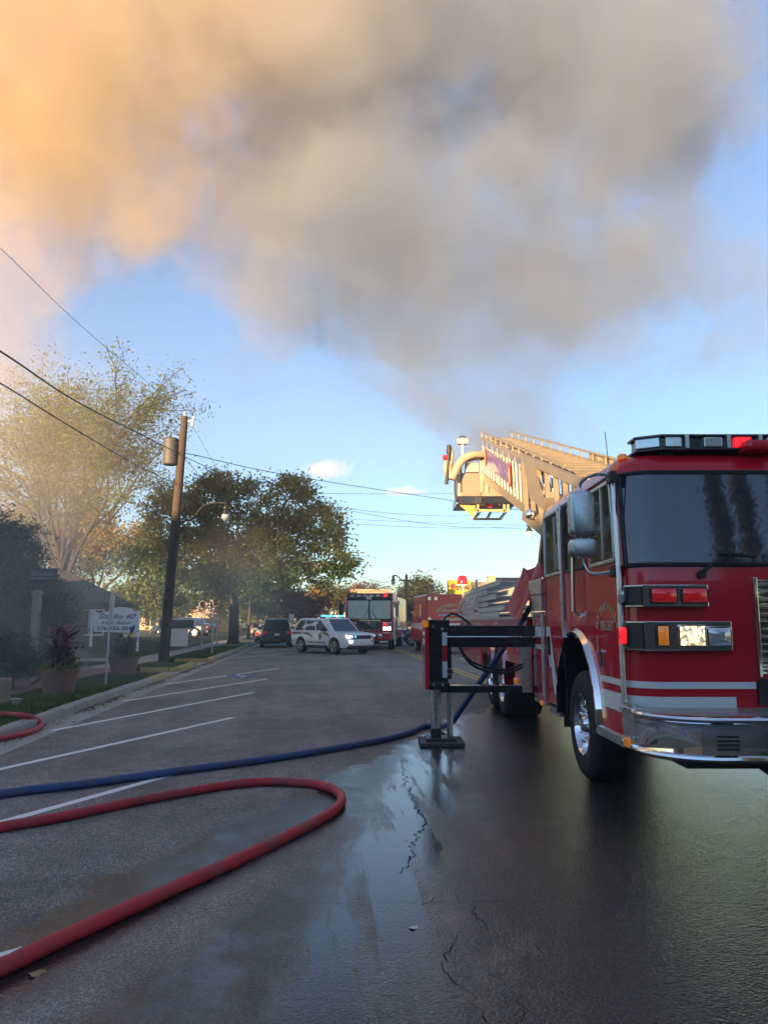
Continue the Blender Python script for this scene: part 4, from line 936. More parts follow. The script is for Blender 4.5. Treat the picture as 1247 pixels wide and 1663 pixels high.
P = [gnd(*p, rh) for p in lh] + [gnd(58, 1168, .12), gnd(40, 1163, .20), gnd(0, 1160, .19), gnd(-80, 1160, .19)]
hose('red_hose', P, rh, HR, 'faded red fire hose bent over the kerb onto the grass verge', 14)
# ================================================================== OTHER VEHICLES
def loft(mb, secs):                       # closed cross-sections (lists of points), capped
    o = len(mb.v); n = len(secs[0])
    for s in secs: mb.v += [tuple(p) for p in s]
    for i in range(len(secs) - 1):
        for j in range(n): mb.f.append((o + i * n + j, o + i * n + (j + 1) % n, o + (i + 1) * n + (j + 1) % n, o + (i + 1) * n + j))
    mb.f.append(tuple(o + j for j in range(n))[::-1]); mb.f.append(tuple(o + (len(secs) - 1) * n + j for j in range(n)))
def quad_panel(Q, poly, off, m, name, parent, nsub=1):
    """poly in (u, v) on the quad Q = (p00, p10, p11, p01), raised by off"""
    p00, p10, p11, p01 = [Vector(p) for p in Q]; nrm = (p10 - p00).cross(p01 - p00).normalized()
    pts = [(p00 * (1 - u) + p10 * u) * (1 - v) + (p01 * (1 - u) + p11 * u) * v + nrm * off for u, v in poly]
    mb = MB(); mb.add(pts, [tuple(range(len(pts)))]); return mb.build(name, m, parent, fix=False)
def small_wheel(parent, c, side, r=.37, w=.24, spokes=5, rimm=None):
    root = link('wheel', None, parent, c); q = -side
    def lx(p): return [(a, b * q) for a, b in p]
    mb = MB(); mb.lathe(lx([(r * .66, 0), (r * .72, -.012), (r * .92, -.01), (r, .03), (r, w - .03), (r * .92, w), (r * .66, w)]), (0, 0, 0), 'y', 30); mb.build('tyre', RUBBER, root, smooth=True)
    mb = MB(); mb.lathe(lx([(r * .67, -.004), (r * .63, -.006), (r * .60, .05), (r * .58, .10), (0, .10)]), (0, 0, 0), 'y', 26); rm = mb.build('rim', PLASTIC, root, smooth=True)
    mb = MB(); mb.lathe(lx([(r * .68, -.006), (r * .64, -.012), (r * .61, .0), (r * .60, .03)]), (0, 0, 0), 'y', 26); mb.lathe(lx([(0, .0), (r * .16, .004), (r * .17, .03)]), (0, 0, 0), 'y', 16)
    for k in range(spokes):
        t = 2 * math.pi * k / spokes + .3
        for dt in (-.16, .16): mb.beam((math.cos(t) * r * .12, .012 * q, math.sin(t) * r * .12), (math.cos(t + dt) * r * .62, .012 * q, math.sin(t + dt) * r * .62), .03, .05, (0, 1, 0))
    mb.build('spokes', rimm or ALU, rm, smooth=False)
    return root
def make_car(name, label, paint, loc, rz, kind='suv', group=None):
    """x forward, y to the car's left, z up; origin on the ground under the middle of the wheelbase"""
    c = thing(name, label, 'car', loc, rz, group)
    suv = kind == 'suv'
    Lf, Lr = (2.42, -2.50) if suv else (2.28, -2.35); belt = 1.10 if suv else .95; roof = 1.76 if suv else 1.43; wb = 1.43 if suv else 1.36; hw = .985 if suv else .90; R_ = .375 if suv else .33
    # x, z bottom, z top, half-width factor
    if suv: st = [(Lf, .42, .80, .70), (Lf - .06, .34, .92, .80), (Lf - .22, .28, 1.02, .91), (Lf - .6, .26, 1.06, .97), (1.15, .26, 1.12, .99), (.6, .26, 1.13, 1.), (-.6, .26, 1.12, 1.), (-1.6, .27, 1.12, .99), (-2.15, .30, 1.13, .97), (-2.40, .36, 1.12, .93), (Lr, .46, 1.00, .86)]
    else: st = [(Lf, .36, .62, .72), (Lf - .08, .28, .74, .84), (Lf - .3, .22, .82, .94), (Lf - .8, .2, .88, .98), (1.0, .2, .95, 1.), (0, .2, .96, 1.), (-1.2, .2, .97, .99), (-1.8, .24, .99, .96), (-2.2, .28, .96, .90), (Lr, .40, .84, .80)]
    secs = []
    for x, zb, zt, f in st:
        w = hw * f; zm = zb + (zt - zb) * .55
        half = [(w * .80, zb), (w * .96, zb + .05), (w, zb + .16), (w, zm), (w * .975, zt - .10), (w * .91, zt - .02), (w * .70, zt)]
        secs.append([(x, y, z) for y, z in half] + [(x, -y, z) for y, z in half[::-1]])
    mb = MB(); loft(mb, secs); me = mb.mesh(name, paint)
    cuts = []
    for xx in (wb, -wb):
        q = MB(); q.cyl((xx, -1.3, R_ + .02), (xx, -hw + .30, R_ + .02), R_ + .075, n=28); cuts.append(q)
        q = MB(); q.cyl((xx, hw - .30, R_ + .02), (xx, 1.3, R_ + .02), R_ + .075, n=28); cuts.append(q)
    me = cut(me, cuts); me.materials.clear(); me.materials.append(paint); me.shade_smooth(); me.set_sharp_from_angle(angle=R(32)); link('body', me, c)
    # greenhouse
    xf, xr, tf, tr = (1.22, -2.33, .42, -1.95) if suv else (.95, -1.75, .25, -1.05); bw_, rw = (hw * .93, hw * .72) if suv else (hw * .92, hw * .68)
    zb = belt - .03
    B4 = [(xf, -bw_ * .92, zb), (xf, bw_ * .92, zb), (xr, bw_ * .95, zb), (xr, -bw_ * .95, zb)]; T4 = [(tf, -rw, roof), (tf, rw, roof), (tr, rw * .97, roof - .03), (tr, -rw * .97, roof - .03)]
    mb = MB(); mb.add(B4 + T4, [(0, 1, 2, 3), (7, 6, 5, 4), (0, 4, 5, 1), (1, 5, 6, 2), (2, 6, 7, 3), (3, 7, 4, 0)]); mb.build('roof', paint, c, bevel=.07, smooth=True)
    QR = (B4[3], B4[0], T4[0], T4[3]); QL = (B4[1], B4[2], T4[2], T4[1]); QF = (B4[0], B4[1], T4[1], T4[0]); QB = (B4[2], B4[3], T4[3], T4[2])
    wins = [(.04, .26), (.30, .575), (.60, .90)] if suv else [(.24, .52), (.55, .86)]
    for u0, u1 in wins:                    # u runs rear -> front on the right side
        a0, a1 = .10, .84
        def pol(f): return [(f(u0), a0), (f(u1), a0), (f(min(u1, .90 if u1 > .8 else u1) - (.115 if u1 > .8 else 0)), a1), (f(u0 + (.035 if u0 < .1 else 0)), a1)]
        quad_panel(QR, pol(lambda u: u), .006, GLASS_G, 'side_window', c); quad_panel(QL, [(1 - u, v) for u, v in pol(lambda u: u)][::-1], .006, GLASS_G, 'side_window', c)
    quad_panel(QF, [(.06, .06), (.94, .06), (.92, .90), (.08, .90)], .006, mat('windscreen_glass', (.03, .04, .045), .05, coat=1, var=.1, rvar=.01), 'windscreen', c)
    quad_panel(QB, [(.10, .12), (.90, .12), (.88, .84), (.12, .84)], .006, GLASS_G, 'rear_window', c)
    for xx in (wb, -wb):
        for s in (-1, 1): small_wheel(c, (xx, s * (hw - .01), R_), s, R_)
    # lamps, grille, plates, cladding, mirrors, handles
    zl = .90 if suv else .70
    lit = kind == 'suv' and paint is CAR_WHITE
    for s in (-1, 1):
        mb = MB(); mb.prism([(Lf - .30, zl - .02), (Lf - .02, zl - .10), (Lf - .02, zl - .01), (Lf - .30, zl + .08)], 'y', s * hw * .50, s * hw * .86); mb.build('headlight', HEAD_W if lit and s == -1 else LENS_C, c, bevel=.015)
        if lit:
            mb = MB(); mb.rounded(s * .66 - .10, s * .66 + .10, .56, .68, .04, 'x', Lf - .12, Lf + .01); mb.build('fog_light', HEAD_W if s == -1 else LENS_C, c)
        mb = MB(); mb.box(Lr - .015, Lr + .12, min(s * hw * .60, s * hw * .90), max(s * hw * .60, s * hw * .90), zl - .06, zl + .10); mb.build('tail_light', LENS_R, c, bevel=.02)
        mb = MB(); mb.rounded(.62, .86, belt + .0, belt + .15, .04, 'y', min(s * hw, s * (hw + .20)), max(s * hw, s * (hw + .20))); mb.build('mirror', PLASTIC if suv else paint, c, bevel=.02)
        for xx in (.30, -.75):
            mb = MB(); mb.box(xx - .11, xx + .11, min(s * (hw - .02), s * (hw + .02)), max(s * (hw - .02), s * (hw + .02)), belt - .15, belt - .115); mb.build('door_handle', PLASTIC, c, bevel=.006)
        mb = MB(); mb.box(-.92, .92, min(s * (hw - .06), s * (hw + .012)), max(s * (hw - .06), s * (hw + .012)), .26, .42); mb.build('sill', PLASTIC, c, bevel=.015)
    mb = MB(); mb.box(Lf - .10, Lf + .012, -.55, .55, zl - .16, zl + .02); gr_ = mb.build('grille', PLASTIC, c, bevel=.02)
    mb = MB(); mb.box(Lf - .15, Lf + .03, -.80, .80, .26, .44); mb.build('front_skirt', PLASTIC, c, bevel=.04)
    mb = MB(); mb.box(Lr - .03, Lr + .15, -.80, .80, .30, .50); mb.build('rear_skirt', PLASTIC, c, bevel=.04)
    for xx, sg in ((Lf + .02, 1), (Lr - .02, -1)):
        mb = MB(); mb.box(xx - .01, xx + .01, -.16, .16, .56 if sg > 0 else .74, .66 if sg > 0 else .86); mb.build('number_plate', mat('plate', (.6, .6, .58), .5), c)
    return c
ang = R(-50)
pc = make_car('police_car', 'white police car with blue roof lights and a star on its door', CAR_WHITE, (-2.62, 39.6, 0), ang)
mb = MB(); mb.box(-.20, .15, -.60, .60, 1.79, 1.83); lbp = mb.build('light_bar', PLASTIC, pc, bevel=.01)
for i in range(6):
    y = -.58 + i * .195; mb = MB(); mb.box(-.22, .17, y, y + .18, 1.825, 1.90); mb.build('lamp', BLUE_L if i != 3 else HEAD_W, lbp, bevel=.02)
mb = MB(); mb.lathe([(0, .02), (.05, .01), (.055, 0)], (2.44, -.42, .86), 'x', 12); mb.build('grille_lamp', BLUE_L, pc)
STAR = mat('sheriff_brown', (.16, .12, .08), .5)
def decal(parent, pts, m, name, y=-.992): mb = MB(); mb.add([(x, y, z) for x, z in pts], [tuple(range(len(pts)))]); return mb.build(name, m, parent)
decal(pc, [(.30 + (.20 if k % 2 == 0 else .085) * math.sin(math.pi * k / 5), .82 + (.20 if k % 2 == 0 else .085) * math.cos(math.pi * k / 5)) for k in range(10)], STAR, 'door_star')
def swoosh(p):
    P = bez([Vector((x, 0, z)) for x, z in p], 6); n = len(P); w = [.045 * math.sin(math.pi * (.08 + .9 * k / (n - 1))) + .008 for k in range(n)]
    decal(pc, [(q.x, q.z + w[k]) for k, q in enumerate(P)] + [(q.x, q.z - w[k]) for k, q in reversed(list(enumerate(P)))], STAR, 'stripe', -.990)
swoosh([(1.05, .85), (.80, .99), (.45, 1.05)]); swoosh([(-.30, .78), (-.70, .96), (-1.25, 1.02)]); swoosh([(-1.3, 1.00), (-1.9, 1.00), (-2.35, .98)])
for k in range(4): decal(pc, [(-.75 + k * .16, .52), (-.64 + k * .16, .52), (-.64 + k * .16, .60), (-.75 + k * .16, .60)], STAR, 'stripe_block')
decal(pc, [(-.08, .53), (.75, .53), (.75, .585), (-.08, .585)], STAR, 'stripe')
p = gnd(437, 1052); dc = make_car('parked_car', 'dark grey hatchback parked by the kerb with its rear to the road', CAR_DARK, (p.x + .1, p.y + 2.2, 0), R(90) + R(9), 'suv', 'parked cars')
p = rd(-3.6, 58); make_car('parked_car', 'silver car parked beyond the dark grey hatchback', CAR_SILVER, p, R(95), 'sedan', 'parked cars')
p = aty(668, 1040, 52.0); make_car('dark_car', 'black pickup-height car half hidden behind the red ambulance', CAR_DARK, (p.x + 1.4, 52.0, 0), R(182), 'suv')
for x, Y, lab, m, a in ((297, 58, 'navy car parked on the lot behind the dark sign wall', CAR_BLUE, 168), (352, 66, 'black car on the lot behind the broad tree trunk', CAR_DARK, 12), (420, 80, 'silver car far down the street by the kerb', CAR_SILVER, 95)):
    p = aty(x, 1030, Y); make_car('parked_car', lab, m, (p.x, Y, .45 if x < 400 else 0), R(a), 'sedan', 'parked cars')

# ------------------------------------------------------------------ second fire engine
p = gnd(599, 1056.5); eng = thing('fire_engine', 'dark red fire engine facing forward with two-pane windscreen and lit headlight', 'fire engine', (p.x, 43.6, 0), R(-6)); eng.scale = (1.09, 1.09, 1.05)
EW = 1.23                                 # half width; local: x right, y back, z up
mb = MB(); mb.prism([(0, .55), (0, 2.0), (.06, 2.85), (.22, 3.02), (2.3, 3.02), (2.3, .55)], 'x', -EW, EW); mb.build('cab', RED2, eng, bevel=.05, smooth=True)
mb = MB(); mb.box(-EW - .01, EW + .01, 2.45, 8.6, .6, 2.9); mb.build('body', RED2, eng, bevel=.02)
for s in (-1, 1):
    mb = MB(); mb.add([(s * .03, -.03, 1.66), (s * 1.10, -.03, 1.66), (s * 1.08, .012, 2.62), (s * .03, .012, 2.62)], [(0, 1, 2, 3)]); mb.build('windscreen', mat('hazy_windscreen', (.17, .18, .16), .06, coat=1, var=.5, scale=1.2, rvar=.01), eng)
    mb = MB(); mb.tube([(s * .12 + .25, -.05, 1.66), (s * .12 + .02, -.03, 2.05)], .02, 6); mb.beam((s * .12 - .15, -.02, 1.75), (s * .12 + .1, -.0, 2.25), .02, .03); mb.build('wiper', PLASTIC, eng)
    mb = MB(); mb.rounded(s * (EW + .22) - .10, s * (EW + .22) + .10, 1.75, 2.45, .05, 'y', -.1, .05); mb.tube([(s * EW, .1, 2.5), (s * (EW + .22), -.02, 2.5), (s * (EW + .22), -.02, 1.7), (s * EW, .1, 1.7)], .02, 6); mb.build('mirror', PLASTIC if s < 0 else CHROME, eng)
    mb = MB(); mb.box(s * (EW + .005) - .01, s * (EW + .005) + .01, .35, 1.2, 1.75, 2.6); mb.build('side_window', GLASS_G, eng)
    mb = MB(); mb.box(s * (EW + .02) - .02, s * (EW + .02) + .02, .16, .22, .6, 2.8); mb.build('grab_rail', ALU, eng)
    for cy_, w_ in ((1.35, .32), (6.3, .6)):
        root = link('wheel', None, eng, (s * (EW - .02), cy_, .52)); q = -s
        mb = MB(); mb.lathe([(.30, 0), (.47, -.015 * q), (.52, .04 * q), (.52, w_ * q), (.3, w_ * q)], (0, 0, 0), 'x', 28); mb.build('tyre', RUBBER, root, smooth=True)
        mb = MB(); mb.lathe([(.30, 0), (.27, .05 * q), (.12, .04 * q), (.10, -.02 * q), (0, -.02 * q)], (0, 0, 0), 'x', 24); mb.build('rim', CHROME, root, smooth=True)
        P = [(cy_ + .62 * math.cos(t), .52 + .62 * math.sin(t)) for t in [math.pi * k / 14 for k in range(15)]]; mb = MB(); mb.grid([[(s * (EW + .03), *a) for a in P], [(s * (EW - .15), *a) for a in P]]); mb.build('fender', CHROME, eng, smooth=True)
mb = MB(); mb.box(-.03, .03, -.04, .05, 1.62, 2.66); mb.box(-1.12, 1.12, -.03, .0, 1.58, 1.66); mb.box(-1.14, 1.14, .02, .09, 2.62, 2.72); mb.build('windscreen_frame', PLASTIC, eng)
mb = MB(); mb.box(-1.14, 1.14, -.02, .3, 2.68, 2.98); vz = mb.build('visor', mat('black_visor', (.02, .02, .022), .35), eng, bevel=.03)
mb = MB(); mb.box(-.14, .14, -.06, .0, 2.68, 2.86); mb.build('visor_badge', mat('pale_badge', (.45, .45, .42), .4), vz)
for k in range(5): mb = MB(); mb.box(-1.0 + k * .34, -.78 + k * .34, -.035, -.015, 2.84, 2.92); mb.build('visor_lamp', LENS_C, vz)
mb = MB(); mb.rounded(.74, .96, 2.80, 2.95, .05, 'y', -.06, -.02); mb.build('flasher', LENS_RL, vz)
mb = MB(); mb.box(-.66, .60, -.05, .01, 1.02, 1.50); ge = mb.build('grille', PLASTIC, eng)
for k in range(6): mb = MB(); mb.box(-.64, .58, -.075, -.05, 1.04 + k * .083, 1.062 + k * .083); mb.build('grille_bar', CHROME, ge)
for x in (-.35, -.02, .30): mb = MB(); mb.box(x - .012, x + .012, -.08, -.05, 1.02, 1.50); mb.build('grille_bar', CHROME, ge)
for s in (-1, 1):
    mb = MB(); mb.box(s * .93 - .24, s * .93 + .24, -.06, .01, 1.02, 1.46); lh_ = mb.build('lamp_housing', CHROME, eng, bevel=.02)
    mb = MB(); mb.box(s * .93 - .20, s * .93 - .02, -.08, -.06, 1.24, 1.43); mb.build('flasher', LENS_RL if s > 0 else LENS_R, lh_, bevel=.02)
    mb = MB(); mb.box(s * .93 + .02, s * .93 + .20, -.08, -.06, 1.05, 1.22); mb.build('headlight', HEAD_W if s > 0 else LENS_C, lh_, bevel=.02)
    mb = MB(); mb.box(s * .93 - .20, s * .93 - .02, -.08, -.06, 1.05, 1.22); mb.build('headlight', HEAD_W if s > 0 else LENS_C, lh_, bevel=.02)
mb = MB(); mb.prism([(-EW, -.05), (-EW + .12, -.45), (EW - .12, -.45), (EW, -.05), (EW, .1), (-EW, .1)], 'z', .52, .92); bmp = mb.build('bumper', RED2, eng, bevel=.03)
mb = MB(); mb.box(-EW + .1, EW - .1, -.46, -.45, .88, .91); mb.build('bumper_trim', CHROME, bmp)
for x in (.30, .62):
    mb = MB(); mb.lathe([(.11, 0), (.11, -.03), (.07, -.035), (.06, -.01), (0, -.01)], (x, -.45, .73), 'y', 16); mb.build('horn', CHROME, bmp)
mb = MB(); mb.box(.58, 1.02, -.47, -.45, .40, .50); mb.build('number_plate', mat('plate', (.6, .6, .58), .5), bmp)
mb = MB(); mb.box(-1.0, 1.0, -.3, .4, .3, .5); mb.build('underbody', PLASTIC, eng)
mb = MB(); mb.box(-.5, .6, -.07, -.05, 1.53, 1.60); mb.build('name_strip', GOLD, eng)
for k in range(3): mb = MB(); mb.box(EW + .01, EW + .025, 2.6 + k * 1.3, 3.75 + k * 1.3, 1.2, 2.6); mb.build('compartment_door', STEEL_B if k == 0 else RED2, eng)
mb = MB(); mb.tube(bez([(EW + .08, 1.5, 2.3), (EW + .15, 1.7, 2.55), (EW + .1, 2.1, 2.6), (EW + .08, 2.3, 2.3)], 5), .05, 8); mb.build('coiled_hose', mat('orange_cord', (.6, .15, .05), .5), eng)

# ------------------------------------------------------------------ ambulance (seen from the back)
p = aty(694, 1040, 38.0); am = thing('ambulance', 'red box ambulance seen from behind with arched gold lettering', 'ambulance', (p.x, 38.0, 0), R(7))
mb = MB(); mb.box(0, 2.4, 0, 4.2, .55, 2.92); mb.build('box_body', RED, am, bevel=.04)
mb = MB(); mb.box(.15, 2.25, 4.2, 5.4, .5, 2.1); mb.prism([(5.4, .5), (5.4, 1.3), (5.0, 2.1), (4.2, 2.1), (4.2, .5)], 'x', .16, 2.24); mb.box(.2, 2.2, 5.4, 6.4, .5, 1.25); mb.build('cab', RED, am, bevel=.05)
mb = MB(); mb.box(-.004, .0, .0, 4.2, 1.22, 1.50); mb.box(0, 2.4, -.006, .0, 1.22, 1.50); mb.build('white_band', WHITE_ST, am)
mb = MB(); mb.box(.16, 2.24, -.05, .3, .40, .54); mb.build('rear_step', ALU, am, bevel=.02)
for x in (.25, 2.15):
    for y in (.9, 5.2):
        root = link('wheel', None, am, (x, y, .40)); q = 1 if x < 1 else -1
        mb = MB(); mb.lathe([(.24, 0), (.38, -.01 * q), (.40, .04 * q), (.40, .26 * q), (.24, .26 * q)], (0, 0, 0), 'x', 24); mb.build('tyre', RUBBER, root, smooth=True)
        mb = MB(); mb.lathe([(.24, 0), (.1, .04 * q), (0, .02 * q)], (0, 0, 0), 'x', 20); mb.build('rim', CHROME, root, smooth=True)
for x, z, m in ((.10, 2.70, LENS_C), (.42, 2.70, LENS_C), (1.95, 2.68, LENS_C), (2.25, 2.70, LENS_C), (.10, 1.70, LENS_C), (2.28, 1.6, LENS_R)):
    mb = MB(); mb.rounded(x - .07, x + .09, z - .09, z + .09, .03, 'y', -.03, 0); mb.build('lamp', m, am, bevel=.015)
lettering('WYTHEVILLE', .21, (1.22, -.012, 2.30), (1, 0, 0), (0, 0, 1), GOLD, am, arc=1.0, bold=.006)
lettering('FIRE & RESCUE', .14, (1.22, -.012, 2.08), (1, 0, 0), (0, 0, 1), GOLD, am, bold=.006, width=.95)
mb = MB(); mb.box(.55, 1.85, -.012, -.004, 1.86, 1.95); mb.build('reflective_strip', mat('lilac_strip', (.45, .40, .62), .4), am)
lettering('AMBULANCE', .20, (1.22, -.012, 1.62), (1, 0, 0), (0, 0, 1), GOLD, am, bold=.012, width=1.15)
# ================================================================== TREES AND PLANTS
BARK = mat('bark', (.055, .045, .036), .9, var=.35, scale=5, bump=.8, bscale=14)
OAK_L = leaf_mat('oak_leaves', [(.036, .080, .024), (.066, .122, .036), (.11, .152, .042), (.19, .18, .042)], .38, .35)
WAL_L = leaf_mat('sparse_leaves', [(.085, .13, .035), (.14, .18, .05), (.22, .22, .06)], .35, .6)
YEL_L = leaf_mat('yellow_leaves', [(.05, .075, .018), (.13, .13, .022), (.30, .20, .025), (.38, .21, .02)], .4, .3)
DRK_L = leaf_mat('evergreen_sprays', [(.042, .066, .032), (.075, .105, .05), (.12, .145, .07)], .2, .8)
PUR_L = leaf_mat('plum_leaves', [(.05, .025, .028), (.10, .05, .045), (.15, .085, .06)], .25, .4)
GRN_L = leaf_mat('green_leaves', [(.03, .05, .016), (.06, .08, .025), (.11, .11, .035)], .3, .4)
RUS_L = leaf_mat('rust_leaves', [(.07, .05, .02), (.13, .085, .03), (.19, .11, .04)], .3, .4)
def leaves(centres, n_each, sig, size, elong=1.6, droop=0., flat=.5):
    """leaf-shaped quads scattered round clump centres"""
    c = np.asarray(centres, float); N = len(c) * n_each
    p = np.repeat(c, n_each, 0) + RNG.normal(0, 1, (N, 3)) * np.asarray(sig) * RNG.uniform(.4, 1.2, (N, 1))
    a = RNG.uniform(0, 2 * np.pi, N); d = np.stack([np.cos(a), np.sin(a), RNG.normal(-droop, flat, N)], 1); d /= np.linalg.norm(d, axis=1)[:, None]
    r = RNG.normal(0, 1, (N, 3)); w = np.cross(d, r); w /= np.linalg.norm(w, axis=1)[:, None] + 1e-9
    L = size * RNG.uniform(.6, 1.35, N)[:, None]; W_ = L / elong
    V = np.stack([p - d * L * .5, p + w * W_ * .5, p + d * L * .5, p - w * W_ * .5], 1)
    return V
def limb(mb, p0, p1, r0, r1, bend=.15, n=7, seg=6):
    p0, p1 = Vector(p0), Vector(p1); L = (p1 - p0).length; o = Vector((random.gauss(0, 1), random.gauss(0, 1), random.uniform(-.3, 1.2))) * L * bend
    pts = [p0 + (p1 - p0) * t + o * (math.sin(math.pi * t)) + Vector((random.gauss(0, 1), random.gauss(0, 1), random.gauss(0, 1))) * L * .012 for t in [k / seg for k in range(seg + 1)]]
    pts[0], pts[-1] = p0, p1
    mb.tube(pts, [r0 + (r1 - r0) * (k / seg) ** .8 for k in range(seg + 1)], n, cap=False); return pts
def lobe_tree(name, label, base, Y, lobes, m, trunk_r, fork_z, clumps=200, n_each=90, size=.17, sig=.42, group=None, deep=.8, elong=1.5, trunk_top=None, droop=.0, cat='tree'):
    """lobes: (px, py, rx, ry) ellipses in photograph pixels at distance Y, turned into ellipsoids"""
    t = thing(name, label, cat, base, 0, group); B = Vector(base); E = []
    for px, py, rx, ry in lobes:
        c = aty(px, py, Y + random.uniform(-1, 1) * .02 * Y); k = Y / 1250.0; E.append((c, rx * k, ry * k))
    area = np.array([a * b for _, a, b in E]); area = area / area.sum(); cen = []
    for (c, a, b), f in zip(E, area):
        n = max(3, int(clumps * f))
        for _ in range(n):
            d = RNG.normal(0, 1, 3); d /= np.linalg.norm(d); q = RNG.uniform(.25, 1.0) ** .45
            cen.append((c.x + d[0] * a * q, c.y + d[1] * a * deep * q, c.z + d[2] * b * q))
    cen = np.array(cen); cen[:, 2] = np.maximum(cen[:, 2], B.z + .25)
    V = leaves(cen - np.array(base), n_each, sig, size, elong, droop)
    tri_mesh('crown', V, m, t)
    mb = MB(); top = Vector(trunk_top) - B if trunk_top else Vector((0, 0, fork_z))
    mb.tube([(0, 0, -.15), (0, 0, .12), top * .35 + Vector((.03, 0, 0)), top * .7, top], [trunk_r * 1.5, trunk_r * 1.12, trunk_r, trunk_r * .92, trunk_r * .85], 12)
    mains = []
    for c, a, b in E:
        e = c - B; P = limb(mb, top * random.uniform(.8, 1.0), e, trunk_r * .5, trunk_r * .10, .08); mains.append(P)
    for q in cen[::max(1, len(cen) // 70)]:
        e = Vector(q) - B; P = min(mains, key=lambda P: (P[4] - e).length); limb(mb, min(P[2:], key=lambda x: (x - e).length), e, trunk_r * .13, .012, .1, 5, 4)
    mb.build('trunk', BARK, t, smooth=True)
    return t
# broad oak by the kerb
ob = aty(379, 1040, 47.0)
lobe_tree('oak_tree', 'broad oak with dense green and ochre crown beside the kerb', (ob.x, 47.0, .40), 47.0,
          [(285, 850, 60, 60), (250, 925, 62, 48), (340, 815, 45, 40), (385, 800, 38, 32), (320, 905, 75, 55), (395, 870, 60, 55), (470, 820, 52, 42), (455, 880, 60, 50), (520, 860, 42, 42), (545, 915, 32, 34), (485, 930, 55, 30), (420, 940, 55, 26), (310, 960, 70, 26), (225, 965, 42, 26), (375, 935, 60, 30), (350, 780, 26, 18), (480, 790, 30, 16)],
          OAK_L, .29, 3.0, 560, 125, .19, (.42, .42, .34), deep=.9)
# tall sparse walnut
def bare_tree(name, label, base, H, m, seed):
    rnd = random.Random(seed); t = thing(name, label, 'tree', base); mb = MB(); tips = []
    mb.tube([(0, 0, -.2), (.02, 0, .2), (.05, .05, 1.6), (.0, .05, 3.2)], [.46, .34, .29, .26], 12, cap=False)
    def grow(p, d, L, r, lv):
        n = 5; pts = [p]; dd = d.copy()
        for k in range(n):
            dd = (dd + Vector((rnd.gauss(0, .09), rnd.gauss(0, .09), .05 if lv < 3 else -.02))).normalized(); pts.append(pts[-1] + dd * L / n)
        mb.tube(pts, [r * (1 - .5 * k / n) for k in range(n + 1)], 8 if lv < 2 else 5, cap=False)
        if lv >= 3: tips.append(pts[3])
        if lv >= 4: tips.extend([pts[-1]]); return
        kids = 4 if lv < 2 else 4
        for k in range(kids):
            f = rnd.uniform(.35, 1.0) if k else 1.0; i = min(n, max(1, int(f * n))); ax = dd.orthogonal().normalized(); ax.rotate(Matrix.Rotation(rnd.uniform(0, 6.28), 3, dd))
            nd_ = (dd + ax * rnd.uniform(.35, .85)).normalized(); nd_.z = max(nd_.z, -.05 if lv > 1 else .25); nd_.normalize()
            grow(pts[i], nd_, L * rnd.uniform(.55, .78), r * (.5 if k else .62), lv + 1)
    for k in range(8):
        a = k * 2.4 + .3; tilt = rnd.uniform(.22, .68); d = Vector((math.cos(a) * tilt, math.sin(a) * tilt, 1)).normalized()
        grow(Vector((0, .05, 2.5 + .14 * k)), d, H * rnd.uniform(.33, .42), .125 - .005 * k, 1)
    mb.build('trunk', BARK, t, smooth=True)
    tri_mesh('crown', leaves(np.array([tuple(p) for p in tips]), 44, (.42, .42, .36), .15, 2.4, .35, .4), m, t); return t
wb_ = aty(98, 930, 36.0); bare_tree('walnut_tree', 'tall thin-leaved tree with bare forked limbs behind the brick house', (wb_.x, 36.0, .6), 12.2, WAL_L, 5)
lobe_tree('yellow_tree', 'golden yellow tree glowing behind the low brick house', (aty(150, 1000, 52).x, 52, .6), 52, [(100, 880, 45, 40), (60, 850, 40, 40), (150, 860, 45, 45), (185, 900, 45, 35), (225, 880, 32, 35), (120, 925, 50, 25), (20, 860, 40, 40)], YEL_L, .25, 2.5, 210, 85, .21, .5, 'yellow trees')
lobe_tree('yellow_tree', 'small golden tree seen past the oak trunk over the lot', (aty(290, 1010, 85).x, 85, .5), 85, [(400, 985, 24, 20), (372, 990, 16, 16), (290, 985, 20, 14)], YEL_L, .2, 1.6, 60, 60, .30, .6, 'yellow trees')
# dark evergreen mass at the left edge and bushes before the house
for i, (px, py, Y, lob, lab) in enumerate(((20, 1075, 20.5, [(10, 930, 62, 66), (50, 980, 54, 54), (-20, 1010, 50, 55), (30, 1040, 48, 34), (85, 1020, 36, 34), (-20, 880, 50, 55), (35, 890, 36, 38), (75, 960, 34, 34)], 'dark drooping evergreen bush behind the wooden sign post'),
        (105, 1045, 28.0, [(98, 985, 30, 36), (112, 1012, 22, 24), (80, 1015, 28, 28)], 'dark evergreen bush growing against the brick house'))):
    b = aty(px, py, Y); lobe_tree('evergreen_bush', lab, (b.x, Y, lawn_h(*to_rd((b.x, Y))) - .02), Y, lob, DRK_L, .10, .9, 330 if i == 0 else 120, 75, .17, (.20, .20, .16), 'evergreen bushes', elong=4.5, droop=.5, cat='bush')
b = aty(20, 1115, 17.2)
lobe_tree('low_shrub', 'low grey-green shrub with strap leaves by the brick pavement', (b.x, 17.2, .25), 17.2, [(25, 1065, 38, 26), (-20, 1060, 40, 34), (55, 1080, 20, 16)], leaf_mat('strap_leaves', [(.04, .06, .03), (.08, .10, .055), (.13, .15, .09)], .2, 1.2), .03, .2, 60, 40, .30, .12, elong=9, droop=-.4, cat='shrub')
